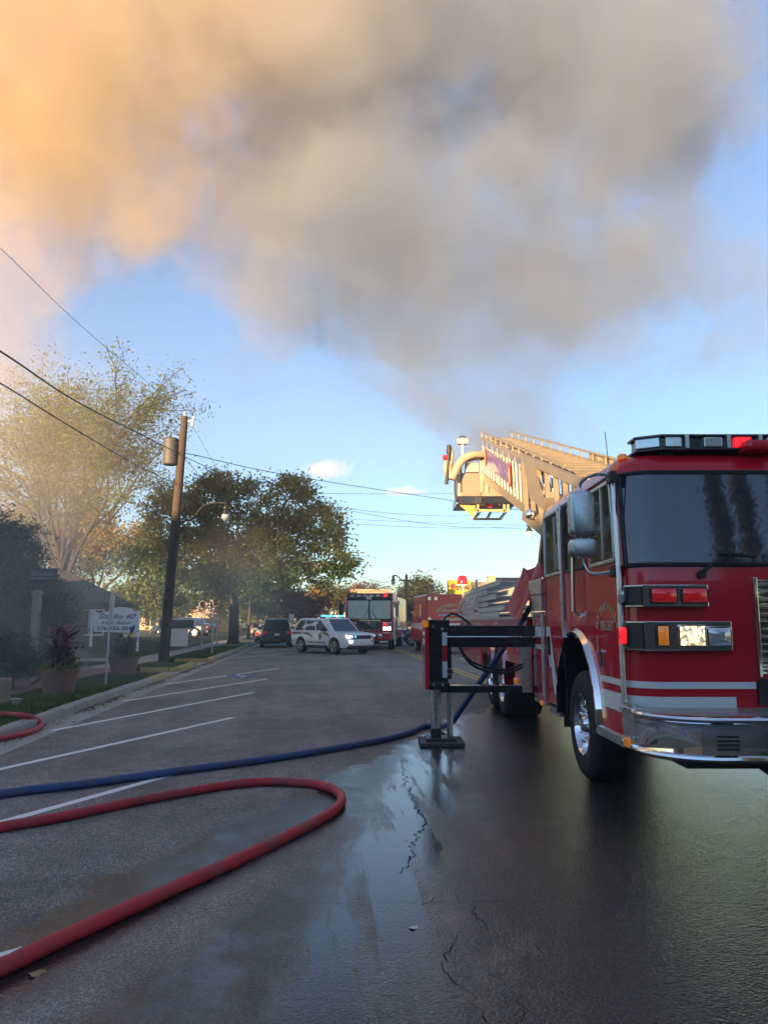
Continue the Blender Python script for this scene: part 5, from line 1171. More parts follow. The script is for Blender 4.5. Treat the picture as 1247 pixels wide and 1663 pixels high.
for name, lab, x, y, Y, lob, m, n in (('plum_tree', 'plum-leaved tree beyond the white police car', 462, 1015, 78, [(450, 975, 34, 24), (480, 985, 30, 22), (430, 990, 24, 20), (510, 992, 22, 18)], PUR_L, 130),
        ('distant_tree', 'olive green tree rising over the police car roof', 545, 1010, 92, [(530, 968, 26, 18), (556, 975, 22, 18), (510, 975, 18, 16)], YEL_L, 80),
        ('distant_tree', 'brown topped tree behind the flat tan building', 596, 1010, 130, [(596, 957, 24, 8), (575, 962, 14, 8), (618, 962, 14, 6)], RUS_L, 50),
        ('distant_tree', 'round grey-green tree behind the orange lit utility pole', 682, 1010, 96, [(680, 962, 26, 22), (660, 975, 18, 22), (702, 972, 20, 22), (684, 990, 34, 18)], GRN_L, 150),
        ('distant_tree', 'dark green tree behind the kerb sign posts', 415, 1015, 70, [(405, 965, 22, 18), (425, 985, 18, 18), (400, 992, 18, 14)], OAK_L, 80),
        ('distant_tree', 'low dark tree mass beyond the parking lot', 250, 1010, 75, [(230, 985, 40, 20), (190, 980, 30, 22), (270, 995, 22, 12)], OAK_L, 90)):
    b = aty(x, y, Y); lobe_tree(name, lab, (b.x, Y, 0), Y, lob, m, .2, 2.0, n, 70, .30, .6, 'trees far down the street')
# columnar conifers behind the viewer's street side (they mirror in the windscreen)
for i, (x, y, h) in enumerate(((10.5, -11, 15), (12.4, -12, 17), (14.2, -11.5, 14.5))):
    t = thing('conifer', ['slim dark conifer, shortest side of the row of three', 'slim dark conifer, tallest in the row of three', 'slim dark conifer, outer end of the row of three'][i], 'tree', (x, y, 0), 0, 'conifers behind the street')
    mb = MB(); mb.tube([(0, 0, -.1), (0, 0, h)], [.2, .03], 8); mb.build('trunk', BARK, t)
    zz = RNG.uniform(.4, h, 420); rr = (1 - zz / h) ** .7 * 1.25 * RNG.uniform(.3, 1, 420); aa = RNG.uniform(0, 6.28, 420)
    tri_mesh('crown', leaves(np.stack([rr * np.cos(aa), rr * np.sin(aa), zz], 1), 25, (.18, .18, .3), .28, 3.5, -.8), DRK_L, t)
# planters
TERRA = mat('terracotta', (.24, .13, .09), .8, var=.15, bump=.2, dirt=.3)
def planter(p, lab, r, h, redl, seed):
    rnd = random.Random(seed); t = thing('planter', lab, 'planter', p, 0, 'planters on the verge')
    mb = MB(); mb.lathe([(0, 0), (r * .78, 0), (r * .98, h * .82), (r * 1.06, h * .83), (r * 1.08, h), (r * .98, h), (r * .95, h * .88), (0, h * .88)], (0, 0, 0), n=28); mb.build('pot', TERRA, t, smooth=True)
    m = mat('dark_red_leaf' if redl else 'bronze_leaf', (.14, .03, .04) if redl else (.06, .05, .03), .45, var=.35, scale=8)
    lm = MB(); rows = []
    for k in range(7):
        f = k / 6; w = .052 * math.sin(math.pi * min(.97, f * .86 + .12)); rows.append([(-w, .34 * f, -.12 * f * f), (0, .34 * f, .02 - .12 * f * f), (w, .34 * f, -.12 * f * f)])
    lm.grid(rows); me = lm.mesh('leaf', m, fix=False)
    for sx_, sy_, zc in ((-.12, .05, .62), (.12, -.02, .72), (.02, .1, .85)) if redl else ((-.15, 0, .45), (.14, .03, .6)):
        mb = MB(); mb.tube([(sx_ * .4, sy_ * .4, h * .85), (sx_, sy_, h + zc * .9)], [.016, .010], 6); mb.build('stem', m, t)
        for k in range(13):
            o = link('leaf', me, t, (sx_, sy_, h + zc * (.45 + .05 * k))); o.rotation_euler = (rnd.uniform(.1, 1.1), rnd.uniform(-.2, .2), k * 2.4); s_ = rnd.uniform(.7, 1.15); o.scale = (s_, s_, s_)
    a = RNG.uniform(0, 6.28, 46); q = r * RNG.uniform(.55, 1.12, 46)
    tri_mesh('trailing_foliage', leaves(np.stack([q * np.cos(a), q * np.sin(a), h + RNG.uniform(-.04, .10, 46)], 1), 26, .045, .055, 1.6, .1), leaf_mat('chartreuse_leaves', [(.10, .11, .03), (.19, .19, .05), (.28, .26, .08)], .25, 3), t)
    a = RNG.uniform(0, 6.28, 40); q = r * RNG.uniform(.1, .75, 40)
    tri_mesh('filler_foliage', leaves(np.stack([q * np.cos(a), q * np.sin(a), h + RNG.uniform(.05, .42, 40)], 1), 24, .06, .07, 1.8, .1), PUR_L if redl else OAK_L, t)
planter(gnd(95, 1128, .14), 'terracotta planter of upright dark red leaves near the wooden post', .36, .52, True, 3)
planter(gnd(200, 1098, .14), 'terracotta planter of bronze leaves beneath the white salon sign', .38, .48, False, 8)

# ================================================================== POLES, LAMPS, WIRES, SIGNS
WOOD = mat('shaded_pole_wood', (.05, .036, .03), .85, var=.3, scale=7, bump=.6, bscale=18)  # darkened wood: smoke's shade on the leaning pole put into its colour
WOOD_G = mat('weathered_post', (.26, .21, .16), .9, var=.3, scale=9, bump=.5, bscale=24)
IRON = mat('black_iron', (.016, .016, .018), .45, var=.2)
LAMP_G = mat('frosted_glass', (.62, .63, .62), .18, var=.06, coat=.6)
def lamp_head(parent, c, s=1.0):
    c = Vector(c)
    mb = MB(); mb.lathe([(0, .30), (.02, .28), (.03, .20), (.05, .17), (.10, .15), (.10, .10), (.06, .06), (.09, -.02), (.14, -.10), (.145, -.14)], c, n=18)
    for i in range(len(mb.v)): mb.v[i] = tuple(c + (Vector(mb.v[i]) - c) * s)
    h = mb.build('lamp_hood', IRON, parent, smooth=True)
    mb = MB(); mb.lathe([(.13, -.13), (.14, -.20), (.12, -.29), (.07, -.37), (.02, -.40), (.015, -.43), (0, -.44)], c, n=18)
    for i in range(len(mb.v)): mb.v[i] = tuple(c + (Vector(mb.v[i]) - c) * s)
    mb.build('globe', LAMP_G, h, smooth=True)
def pole(name, label, base, top, r0, r1, m=WOOD, group=None):
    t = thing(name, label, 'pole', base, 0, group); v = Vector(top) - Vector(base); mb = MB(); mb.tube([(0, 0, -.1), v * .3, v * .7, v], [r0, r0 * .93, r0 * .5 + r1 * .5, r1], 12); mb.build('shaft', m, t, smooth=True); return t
PY = 27.4; pb = gnd(265, 1076, .13); pt = aty(300, 676, pb.y); up = pole('utility_pole', 'leaning brown utility pole with grey transformer and lamp arm', pb, pt, .19, .13)
def lp(x, y, dy=0.): return aty(x, y, pb.y + dy) - pb
mb = MB(); a = lp(276, 755, -.1); b = lp(277, 712, -.1); mb.lathe([(0, 0), (.24, 0), (.27, .03), (.27, (b - a).z - .05), (.29, (b - a).z - .04), (.25, (b - a).z), (0, (b - a).z + .02)], a, n=20); tf_ = mb.build('transformer', mat('shaded_transformer_grey', (.06, .06, .062), .6, var=.1), up, smooth=True)  # tank grey darkened to carry the smoke's shade in its colour
mb = MB(); mb.cyl(lp(277, 712, -.1), lp(278, 702, -.1), .04, .02); mb.build('bushing', PLASTIC, tf_)
for y in (722, 748): mb = MB(); mb.beam(lp(283, y, -.05), lp(298, y), .06, .06); mb.build('bracket', GALV, up)
mb = MB(); mb.beam(lp(300, 686), lp(313, 682), .05, .05); mb.cyl(lp(312, 692), lp(314, 676), .05, .03, 10); mb.build('cutout_fuse', mat('pale_ceramic', (.5, .5, .48), .4), up)
mb = MB(); mb.cyl(lp(300, 677), lp(300, 669), .05, .03, 10); mb.build('insulator', mat('pale_ceramic', (.5, .5, .48), .4), up)
mb = MB(); mb.tube(bez([lp(290, 848), lp(312, 842), lp(330, 822), lp(348, 817), lp(367, 817)], 6), .035, 8); mb.tube([lp(288, 868), lp(312, 842)], .018, 6); mb.build('lamp_arm', IRON, up, smooth=True)
lamp_head(up, lp(366, 830) + Vector((0, 0, .0)), .95)
mb = MB(); mb.tube([lp(263, 1070, -.19), lp(273, 960, -.18), lp(281, 860, -.16)], .022, 6); mb.build('conduit', PLASTIC, up)
fp = pole('utility_pole', 'sunlit orange utility pole with lamp arm far down the street', gnd(658, 1041), aty(660, 933, gnd(658, 1041).y), .17, .12, mat('sun_tinted_wood', (.26, .15, .08), .85, var=.25)); fb = gnd(658, 1041)  # low sun's orange put into this pole's wood colour
def fpp(x, y): return aty(x, y, fb.y) - fb
mb = MB(); mb.tube(bez([fpp(658, 948), fpp(650, 940), fpp(644, 935), fpp(638, 935)], 5), .05, 8); mb.build('lamp_arm', IRON, fp, smooth=True); lamp_head(fp, fpp(638.5, 940), 1.3)
mb = MB(); mb.beam(fpp(652, 943), fpp(668, 943), .1, .12); mb.build('crossarm', WOOD, fp)
LY = 40.0; lb_ = aty(896, 1040, LY); lb_.z = 0
lpz = pole('street_lamp', 'black street lamp with glass globe reaching out beside the ladder truck', lb_, aty(896, 846, LY), .10, .07, IRON)
mb = MB(); q = [aty(x, y, LY) - lb_ for x, y in ((896, 858), (880, 853), (868, 850), (859, 851))]; mb.tube(bez(q, 5), .035, 8); mb.build('lamp_arm', IRON, lpz, smooth=True); lamp_head(lpz, aty(859, 858, LY) - lb_, 1.25)
g2 = gnd(403, 1038, .15); pole('sign_pole', 'slim brown pole leaning past the oak trunk', g2, aty(407, 958, g2.y), .14, .11)
g3 = aty(455, 1025, 88.0); g3.z = 0; pole('sign_pole', 'pale wooden pole standing far behind the parked dark hatchback', g3, aty(455, 960, 88), .16, .12, WOOD_G)
def wire(pts, r, lab): P = bez([aty(*p) for p in pts], 10); mb = MB(); mb.tube(P, r, 5, cap=False); mb.build('wire', PLASTIC, label=lab, cat='wire', group='overhead wires', smooth=True)
wire([(-260, 150, 8.0), (0, 402, 12.3), (150, 545, 17.8), (301, 671, pb.y)], .006, 'thin top wire rising from the pole top over the verge')
wire([(-260, 415, 8.5), (0, 570, 12.5), (130, 655, 17.2), (262, 722, 25.2), (291, 738, pb.y)], .018, 'thick black cable strung to the transformer on the leaning pole')
wire([(-260, 480, 8.5), (0, 622, 12.5), (110, 690, 16.6), (225, 757, 23.2), (287, 786, pb.y)], .014, 'thinner lower cable strung to the leaning pole')
wire([(292, 737, pb.y), (312, 738, 28.5), (470, 772, 34), (735, 813, 44), (900, 836, 50)], .016, 'upper cable crossing from the leaning pole over the street')
wire([(292, 738, pb.y), (340, 760, 30), (420, 795, 34), (560, 828, 42), (735, 855, 52), (900, 858, 60)], .014, 'lower cable crossing from the leaning pole over the street')
wire([(480, 801, 46), (620, 802, 50), (735, 801, 55), (900, 790, 60)], .012, 'level thin wire running behind the bucket')
wire([(540, 823, 50), (640, 834, 52), (740, 838, 56), (810, 832, 60), (890, 812, 64)], .014, 'sagging wire passing under the bucket')
wire([(560, 843, 60), (700, 849, 62), (800, 852, 66), (900, 850, 70)], .013, 'faint wire just above the lowest one')
wire([(560, 850, 60), (700, 857, 62), (800, 857, 66), (900, 850, 70)], .015, 'lowest sagging wire over the street')
wire([(312, 690, pb.y), (330, 722, 29), (357, 768, 33)], .007, 'guy wire dropping from the fuse on the leaning pole')
wire([(296, 742, pb.y), (318, 765, 28), (336, 795, 29.5), (420, 815, 38)], .012, 'service cable dropping from the leaning pole into the oak')
for a, b, lab in (((585, 936), (640, 948), 'upper distant wire between the oak and the sunlit pole'), ((580, 942), (650, 955), 'lower distant wire between the oak and the sunlit pole'), ((598, 962), (658, 940), 'slanting wire rising over the engine roof to the sunlit pole'), ((662, 938), (727, 956), 'upper wire from the sunlit pole toward the yellow sign'), ((664, 945), (727, 962), 'lower wire from the sunlit pole toward the yellow sign'), ((600, 955), (700, 975), 'wire crossing behind the sunlit pole before the round tree')):
    wire([(*a, 64), ((a[0] + b[0]) / 2, (a[1] + b[1]) / 2 + 2, 66), (*b, 70)], .02, lab)
# white salon sign
SY = 26.0; s0 = aty(150, 1046, SY); ssg = thing('salon_sign', 'white two-post salon sign with arched top and blue lettering', 'sign', (s0.x, SY, s0.z), R(2))
def sp2(x, y): q = aty(x, y, SY); return (q.x - s0.x, q.z - s0.z)
top = [sp2(x, y) for x, y in ((152, 992), (160, 996), (172, 994), (180, 990), (188, 987), (196, 986), (206, 987), (213, 991), (222, 995), (224, 994))]
mb = MB(); mb.prism([sp2(152, 1026), sp2(224, 1028)] + top[::-1], 'y', -.02, .02); mb.build('board', SIGN_W, ssg)
for x, y in ((150, 1046), (225, 1053)):
    a = sp2(x, y); b = sp2(x, 992); mb = MB(); mb.box(b[0] - .035, b[0] + .035, -.04, .04, a[1] - .1, b[1]); mb.build('post', SIGN_W, ssg, bevel=.006)
def stext(s, x, y, size, m, w, sh=0.): q = sp2(x, y); lettering(s, size, (q[0], -.022, q[1]), (1, 0, 0), (0, 0, 1), m, ssg, bold=.006, shear=sh, width=w, depth=.003)
stext('Studio 40', 188, 1005, .24, INK_B, 1.26, .45); stext('Hair Salon', 188, 1014, .16, mat('grey_ink', (.2, .2, .2), .6), .98, .3); stext('276-935-2040', 188, 1023.5, .17, INK, 1.25)
# slim verge sign post seen edge-on
v0 = gnd(171, 1114, .14); vp = thing('verge_sign_post', 'slim galvanised post with a road sign seen edge-on', 'sign', v0); vt = aty(181, 964, v0.y) - v0
mb = MB(); mb.tube([(0, 0, -.1), vt], .026, 8); mb.build('post', GALV, vp)
mb = MB(); mb.box(-.012, .012, .04, .50, -.62, -.03); mb.build('sign_plate', GALV, vp, bevel=.004, loc=(vt.x + .02, 0, vt.z), rz=math.atan2(-v0.x, v0.y) - R(6))
for x, y, yt, lab in ((327, 1057, 1003, 'short pale steel post near the monument sign'), (344, 1062, 1005, 'thin pale steel post standing on the far verge'), (352, 1050, 1006, 'thin dark steel post behind the far verge')):
    a = gnd(x, y, .15); pole('steel_post', lab, a, aty(x + 1.5, yt, a.y), .045, .04, GALV, 'steel posts on the far verge')
# wooden post with hanging dark board
w0 = aty(55, 1056, 19.5); w0.z = lawn_h(*to_rd((w0.x, 19.5))); wp = thing('wooden_sign_post', 'weathered square wooden post carrying a dark lettered board', 'sign', w0)
tz = aty(55, 958, 19.5).z - w0.z
mb = MB(); mb.box(-.085, .085, -.085, .085, -.1, tz - .12); mb.box(-.11, .11, -.11, .11, tz - .12, tz - .04); mb.box(-.07, .07, -.07, .07, tz - .04, tz); mb.build('post', WOOD_G, wp, bevel=.01)
bz0 = aty(62, 943, 19.5).z - w0.z; bz1 = aty(62, 923, 19.5).z - w0.z; bd = link('board', None, wp, (.12, 0, 0), R(14))
mb = MB(); mb.box(-.33, .33, -.03, .03, bz0, bz1); mb.build('panel', IRON, bd, bevel=.008)
mb = MB(); mb.tube([(-.1, 0, tz - .02), (-.02, 0, bz0 + .02)], .018, 6); mb.build('bracket', IRON, bd)
lettering('RESTAURANT', .15, (0, -.031, bz0 + .12), (1, 0, 0), (0, 0, 1), mat('dull_letters', (.22, .23, .24), .6), bd, width=.56); mb = MB(); mb.box(-.27, .27, -.034, -.031, bz0 + .05, bz0 + .07); mb.build('underline', mat('dull_letters', (.22, .23, .24), .6), bd)
# stone stump, ground marker
q = gnd(4, 1144, .14); mb = MB(); mb.rounded(-.11, .11, -.10, .10, .05, 'z', -.03, .46); o = mb.build('stone_bollard', mat('tan_stone', (.30, .22, .15), .9, var=.25, bump=.5, bscale=20), bevel=.04, loc=q, label='stubby tan stone bollard on the verge grass', cat='bollard')
q = gnd(26, 1146, .14); mb = MB(); mb.cyl((0, 0, -.02), (0, 0, .09), .07, .07, 14); mb.cyl((0, 0, .09), (0, 0, .12), .10, .10, 14); mb.build('valve_cap', mat('grey_cap', (.3, .3, .28), .7), loc=q, label='small round grey valve cap standing in the verge grass', cat='cap')
# monument sign and low dark wall
m0 = aty(290, 1038, 40.0); ms = thing('monument_sign', 'long dark monument sign with pale frame on a white plinth', 'sign', (m0.x, 40.0, .62), R(8))
def mz(y): return aty(290, y, 40.0).z - .62
mb = MB(); mb.box(-.95, .75, -.12, .12, mz(1021), mz(1007)); pn_ = mb.build('panel', mat('dark_panel', (.05, .05, .055), .5), ms)
mb = MB(); mb.box(-1.03, .83, -.15, .15, mz(1007), mz(1005)); mb.box(-1.03, .83, -.15, .15, mz(1023), mz(1021)); mb.box(.75, .83, -.149, .149, mz(1020.9), mz(1007.1)); mb.box(-1.03, -.95, -.149, .149, mz(1020.9), mz(1007.1)); mb.build('frame', SIGN_W, ms)
mb = MB(); mb.box(-.5, .45, -.1, .1, -.3, mz(1023.2)); mb.build('plinth', SIGN_W, ms)
# yellow roadside sign
yb = aty(745, 955, 58.0); ys = thing('yellow_sign', 'large yellow roadside sign lettered in black above the racked ladders', 'sign', (yb.x, 58.0, 0))
def yz(y): return aty(745, y, 58.0).z
def yx(x): return aty(x, 955, 58.0).x - yb.x
mb = MB(); mb.box(yx(727), yx(764), -.12, .12, yz(966), yz(943)); bd_ = mb.build('panel', mat('yellow_panel', (.62, .42, .02), .45, var=.04), ys, bevel=.03)
mb = MB(); mb.box(yx(726.3), yx(764.7), -.10, .15, yz(966.6), yz(942.4)); mb.build('frame', mat('olive_frame', (.2, .16, .05), .5), ys)
mb = MB(); c = (yx(735), -.13, yz(952)); mb.lathe([(0, 0), (.185, 0)], c, 'y', 22); mb.build('disc', mat('maroon_disc', (.28, .06, .05), .5), bd_)
lettering('travel', .56, (yx(751), -.125, yz(958)), (1, 0, 0), (0, 0, 1), INK, bd_, bold=.02, width=yx(763) - yx(739.5))
for x in (-.5, .5): mb = MB(); mb.cyl((x, 0, -.1), (x, 0, yz(966)), .07, n=10); mb.build('post', GALV, ys)
b = aty(436, 1030, 72); t = thing('green_sign', 'green street sign on a post beyond the dark hatchback', 'sign', (b.x, 72, 0)); mb = MB(); mb.box(-.65, .65, -.02, .02, aty(436, 1000, 72).z, aty(436, 985, 72).z); mb.build('panel', mat('sign_green', (.05, .11, .04), .5), t); mb = MB(); mb.cyl((0, .05, 0), (0, .05, aty(436, 985, 72).z), .05, n=8); mb.build('post', GALV, t)
b = aty(473, 1030, 74); t = thing('round_sign', 'white stacked road sign beside the plum tree', 'sign', (b.x, 74, 0)); mb = MB(); mb.box(-.25, .25, -.02, .02, aty(473, 1008, 74).z, aty(473, 997, 74).z); mb.build('panel', SIGN_W, t); mb = MB(); mb.cyl((0, .05, 0), (0, .05, aty(473, 997, 74).z), .04, n=8); mb.build('post', GALV, t)

# ================================================================== BUILDINGS
BRICK_D = brick_mat('dark_brick', (.13, .075, .055), (.10, .06, .045), (.12, .10, .085), 4.5, wall=True)
SHINGLE = mat('brown_shingle', (.075, .06, .05), .9, var=.3, scale=3, bump=.5, bscale=30)
TAN = mat('tan_stucco', (.40, .30, .22), .85, var=.08, scale=1.5, dirt=.2); CRM = mat('cream_siding', (.55, .45, .30), .8, var=.07); GREYR = mat('grey_roof', (.16, .155, .15), .85, var=.15, scale=2)
def building(name, label, x0, x1, y0, y1, h, wallm, roof, rh=1.6, z=0., wins=(), rz=0., cat='building', eave=.45, group=None):
    t = thing(name, label, cat, ((x0 + x1) / 2, y0, z), rz, group); w = (x1 - x0) / 2; d = y1 - y0
    mb = MB(); mb.box(-w, w, 0, d, -.6, h); mb.build('wall', wallm, t)
    mb = MB()
    if roof == 'flat': mb.box(-w - .1, w + .1, -.1, d + .1, h, h + .35)
    elif roof == 'hip':
        e = eave; mb.add([(-w - e, -e, h), (w + e, -e, h), (w + e, d + e, h), (-w - e, d + e, h), (-w * .35, d / 2, h + rh), (w * .35, d / 2, h + rh), (-w - e, -e, h - .12), (w + e, -e, h - .12), (w + e, d + e, h - .12), (-w - e, d + e, h - .12)],
                     [(0, 1, 5, 4), (1, 2, 5), (2, 3, 4, 5), (3, 0, 4), (0, 6, 7, 1), (1, 7, 8, 2), (2, 8, 9, 3), (3, 9, 6, 0), (6, 9, 8, 7)])
    else:
        e = eave; mb.prism([(-e, h - .1), (d / 2, h + rh), (d + e, h - .1), (d + e, h + .06), (d / 2, h + rh + .18), (-e, h + .06)], 'x', -w - e, w + e); 
        g_ = MB(); g_.prism([(0, h), (d, h), (d / 2, h + rh - .02)], 'x', -w, w); g_.build('gable', wallm, t)
    mb.build('roof', SHINGLE if roof != 'flat' else wallm, t)
    for fx, z0, ww, hh in wins:
        mb = MB(); mb.box(fx - ww / 2, fx + ww / 2, -.03, .04, z0, z0 + hh); wd = mb.build('window', GLASS_G, t)
        mb = MB(); fr = .07
        mb.box(fx - ww / 2 - fr, fx + ww / 2 + fr, -.06, .02, z0 - fr, z0); mb.box(fx - ww / 2 - fr, fx + ww / 2 + fr, -.06, .02, z0 + hh, z0 + hh + fr); mb.box(fx - ww / 2 - fr, fx - ww / 2, -.058, .02, z0, z0 + hh); mb.box(fx + ww / 2, fx + ww / 2 + fr, -.058, .02, z0, z0 + hh); mb.box(fx - .025, fx + .025, -.055, .02, z0, z0 + hh); mb.build('frame', SIGN_W, wd)
    return t
hx = aty(198, 1000, 33.0).x
building('brick_house', 'low dark brick house with brown hipped roof behind the bushes', hx - 8.0, hx - .3, 33, 37.5, 1.75, BRICK_D, 'hip', 1.5, .65, [(2.6, .4, 1.1, 1.0), (0.2, .4, 1.1, 1.0)], rz=R(16))
building('brick_building', 'brown shingled building half hidden by the dark evergreen', -21, aty(-4, 930, 24.0).x, 24, 28.5, 2.6, BRICK_D, 'hip', 1.3, .6, rz=R(14))
bx0, bx1 = aty(570, 960, 120).x, aty(636, 960, 120).x
building('tan_building', 'flat roofed tan building beyond the second fire engine', bx0, bx1, 120, 140, aty(600, 957, 120).z - .35, TAN, 'flat', wins=[(-2, 1, 1.4, 1.6), (1.5, 1, 1.4, 1.6)])
gx0, gx1 = aty(762, 960, 62).x, aty(905, 960, 62).x
gb = building('grey_roof_building', 'grey roofed building with square chimney beyond the racked ladders', gx0, gx1, 62, 66, aty(800, 952, 62).z, mat('putty_wall', (.30, .27, .23), .85), 'flat')
mb = MB(); q0, q1 = aty(795, 950, 62), aty(807, 936, 62); cxm = (gx0 + gx1) / 2; mb.box(q0.x - cxm, q1.x - cxm, .8, 1.5, q0.z - .5, q1.z); mb.box(q0.x - cxm - .05, q1.x - cxm + .05, .75, 1.55, q1.z, q1.z + .08); mb.build('chimney', CRM, gb)
building('gabled_house', 'cream gabled house roof peeping above the red cover', aty(812, 960, 80).x, aty(850, 960, 80).x, 80, 88, aty(830, 953, 80).z, CRM, 'gable', 1.0, wins=[(0, 2.6, .8, .8)])
building('pale_shop', 'pale low shop seen beside the far utility pole', aty(664, 1000, 112).x, aty(692, 1000, 112).x, 112, 122, aty(670, 1000, 112).z, mat('pale_wall', (.55, .47, .38), .8), 'flat', wins=[(0, .8, 1.2, 1)])
building('lot_building', 'building across the parking lot with sun-orange coloured siding', aty(225, 990, 95).x, aty(318, 990, 95).x, 95, 106, aty(300, 986, 95).z, mat('sun_orange_siding', (.55, .36, .22), .8), 'gable', 1.8, wins=[(-2, 1, 1.2, 1.4), (0.5, 1, 1.2, 1.4), (2.4, 1, 1.2, 1.4)])  # siding colour carries the orange of the low sun
building('lot_building', 'plain beige block seen under the oak', aty(319, 990, 90).x, aty(358, 990, 90).x, 90, 99, aty(330, 968, 90).z, mat('beige_block', (.34, .29, .24), .85), 'flat', wins=[(.8, 1.0, 1.0, .9)])
# unseen blocks added behind the viewer, heights set to shade the road
for i, (u, s, w, d, h, m, lab) in enumerate(((-35.5, -18, 16, 11, 10.2, BRICK_D, 'tall dark brick block, added unseen between the tan ones to shade the far vehicles'), (-15.5, -18, 23, 11, 6.2, TAN, 'tan block, added unseen at the road end to shade the near road'), (5.0, -18, 17, 11, 6.0, mat('grey_brick', (.22, .2, .19), .85), 'low grey brick block, added unseen at the road end for shade'), (-52.5, -18, 17, 12, 7.2, TAN, 'tan stuccoed block, added unseen at the outer end for shade'))):
    p = Vector((u, s, 0)); building('added_shade_block', lab, p.x - w / 2, p.x + w / 2, p.y - d, p.y, h, m, 'flat', wins=[], group='added shade blocks')
# ================================================================== SMOKE AND HAZE
def smoke_mat(name, blobs, dens, col, lo=.36, hi=.70, nscale=.17, aniso=.0, sun_tint=None, wisp=1.0, warp=7.0, step=1.6):
    m = bpy.data.materials.new(name); m.use_nodes = True; t = m.node_tree; L = t.links.new
    t.nodes.remove(t.nodes['Principled BSDF']); out = t.nodes['Material Output']
    ge = nd(t, 'ShaderNodeNewGeometry'); P = ge.outputs['Position']
    w = nd(t, 'ShaderNodeTexNoise'); w.inputs['Scale'].default_value = nscale * .55; w.inputs['Detail'].default_value = 2.0; L(P, w.inputs['Vector'])
    wv = nd(t, 'ShaderNodeVectorMath', operation='MULTIPLY_ADD'); L(w.outputs['Color'], wv.inputs[0]); wv.inputs[1].default_value = (warp,) * 3; L(P, wv.inputs[2])
    Q = nd(t, 'ShaderNodeVectorMath', operation='ADD'); L(wv.outputs[0], Q.inputs[0]); Q.inputs[1].default_value = (-warp / 2,) * 3; Q = Q.outputs[0]
    acc = None
    for c, r, k in blobs:
        s_ = nd(t, 'ShaderNodeVectorMath', operation='SUBTRACT'); L(Q, s_.inputs[0]); s_.inputs[1].default_value = c
        dv = nd(t, 'ShaderNodeVectorMath', operation='DIVIDE'); L(s_.outputs[0], dv.inputs[0]); dv.inputs[1].default_value = r
        ln = nd(t, 'ShaderNodeVectorMath', operation='LENGTH'); L(dv.outputs[0], ln.inputs[0])
        f = rng(t, ln.outputs['Value'], .1, 1.1, k, 0.)
        acc = f if acc is None else mth(t, 'MAXIMUM', acc, f)
    nz = noise(t, Q, nscale, 5.0, .62)
    n2 = noise(t, Q, nscale * 3.2, 3.0, .6)
    d = mth(t, 'ADD', acc, mth(t, 'ADD', mth(t, 'MULTIPLY', mth(t, 'SUBTRACT', nz, .5), 2.0 * wisp), mth(t, 'MULTIPLY', mth(t, 'SUBTRACT', n2, .5), .7 * wisp)))
    thick = rng(t, d, lo, hi); core = rng(t, d, hi - .1, hi + .7)
    d = mth(t, 'MULTIPLY', mth(t, 'MULTIPLY', mth(t, 'ADD', mth(t, 'MULTIPLY', thick, .45), core), dens), rng(t, acc, .0, .25))
    pv = nd(t, 'ShaderNodeVolumePrincipled'); pv.inputs['Anisotropy'].default_value = aniso; pv.inputs['Color'].default_value = (*col, 1); L(d, pv.inputs['Density'])
    if sun_tint:
        c0, c1, pa, pb_ = sun_tint
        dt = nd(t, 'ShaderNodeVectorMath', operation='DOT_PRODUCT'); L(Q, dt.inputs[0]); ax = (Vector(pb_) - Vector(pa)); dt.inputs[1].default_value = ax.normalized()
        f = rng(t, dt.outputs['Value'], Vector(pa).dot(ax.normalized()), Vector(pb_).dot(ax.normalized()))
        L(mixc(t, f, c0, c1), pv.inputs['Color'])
    L(pv.outputs[0], out.inputs['Volume']); m.cycles.volume_step_rate = step; return m
def blob(px, py, Y, rx, ry, rd_, k=1.0):
    c = aty(px, py, Y); s = math.hypot(Y, c.z) / 1250.0; return (tuple(c), (rx * s, rd_, ry * s), k)
BL = [blob(480, 20, 34, 700, 400, 13), blob(40, 140, 30, 520, 400, 11), blob(940, 90, 36, 380, 400, 11), blob(600, 380, 34, 460, 330, 9, 1.0), blob(820, 470, 35, 460, 330, 8, 1.0),
      blob(790, 650, 36, 360, 240, 7, .85), blob(-60, 520, 26, 260, 260, 5, .9), blob(1060, 400, 37, 300, 260, 7, .85), blob(430, 640, 38, 200, 130, 4, .55), blob(250, 330, 33, 330, 170, 7, .8), blob(500, 480, 36, 280, 230, 6, .8), blob(1120, 560, 38, 200, 170, 5, .62)]
def hull(name, m, lo, hi, lab):
    mb = MB(); mb.box(lo[0], hi[0], lo[1], hi[1], lo[2], hi[2]); return mb.build(name, m, kind='stuff', label=lab, cat='smoke')
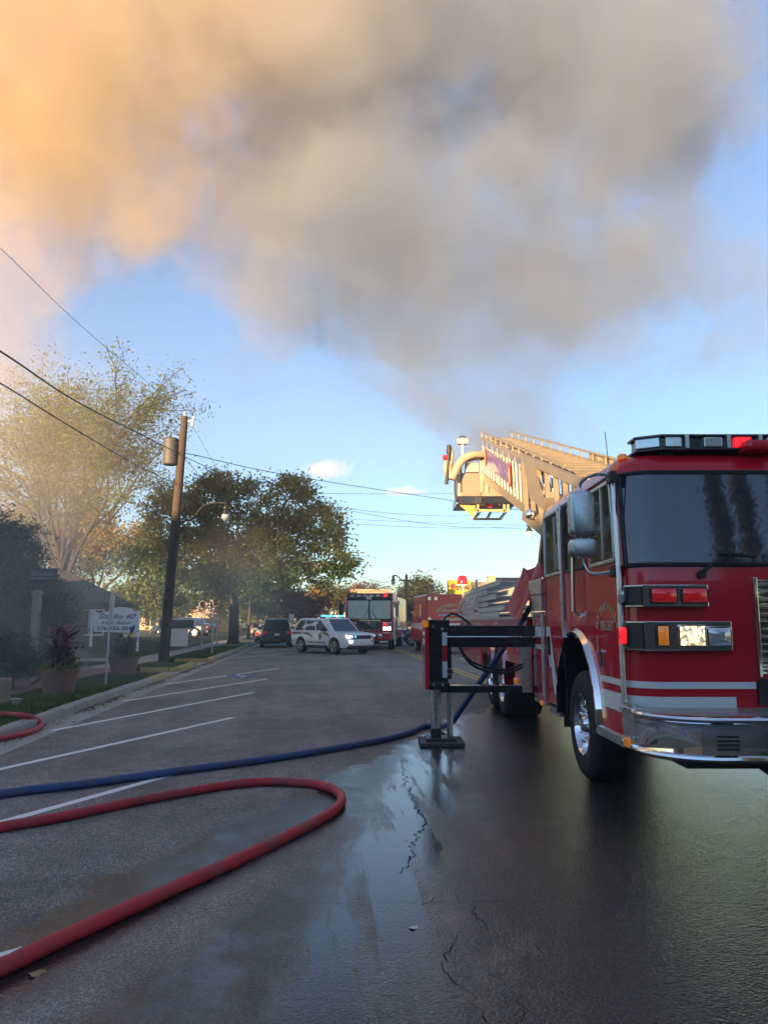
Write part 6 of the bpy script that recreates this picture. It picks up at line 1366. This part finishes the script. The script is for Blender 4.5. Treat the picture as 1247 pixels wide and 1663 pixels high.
SM = smoke_mat('smoke_plume', BL, .40, (.62, .57, .52), sun_tint=((.76, .64, .46), (.34, .43, .56), tuple(aty(60, 150, 30)), tuple(aty(620, 420, 34))))  # sunlit warm side and unlit blue-grey middle put into the smoke's colour
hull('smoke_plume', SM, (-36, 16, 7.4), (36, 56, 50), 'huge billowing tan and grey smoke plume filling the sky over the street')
hz = bpy.data.materials.new('haze'); hz.use_nodes = True; t = hz.node_tree; t.nodes.remove(t.nodes['Principled BSDF'])
pv = nd(t, 'ShaderNodeVolumePrincipled'); pv.inputs['Color'].default_value = (.53, .53, .53, 1); pv.inputs['Density'].default_value = .0022; pv.inputs['Anisotropy'].default_value = .0; t.links.new(pv.outputs[0], t.nodes['Material Output'].inputs['Volume'])
mb = MB(); mb.box(-170, 170, -60, 210, -1.1, 52); mb.build('haze', hz, kind='stuff', label='thin smoky haze hanging over the whole street', cat='haze')
DL = [((-11.0, 19.0, 1.5), (8.5, 10.0, 5.5), 1.0), ((-15.0, 29.0, 7.0), (9.0, 9.0, 9.0), .9), ((-8.0, 36.0, 3.0), (8.0, 9.0, 4.0), .6)]
SD = smoke_mat('smoke_drift', DL, .09, (.88, .87, .83), lo=.1, hi=.9, nscale=.22, wisp=.6, warp=3.0, step=3.0)
hull('smoke_drift', SD, (-24, 9.5, .04), (-3.0, 44, 17), 'thin grey smoke drifting low over the verge and the bushes')
for i, (x, y, rx, ry, lab) in enumerate(((525, 762, 66, 24, 'small pale cumulus cloud low in the sky over the oak'), (655, 793, 60, 13, 'thin pale streak of cloud low in the sky beside the bucket'))):
    c, r_, k = blob(x, y, 900, rx, ry, 22, 1.0)
    CM = smoke_mat('cloud', [(c, r_, 1.0)], .05, (.95, .93, .92), lo=.3, hi=.8, nscale=.035, wisp=.8, warp=22.0, step=2.0)
    mb = MB(); mb.box(c[0] - r_[0] * 1.5, c[0] + r_[0] * 1.5, c[1] - 40, c[1] + 40, c[2] - r_[2] * 2, c[2] + r_[2] * 2); mb.build('cloud', CM, kind='stuff', label=lab, cat='cloud')
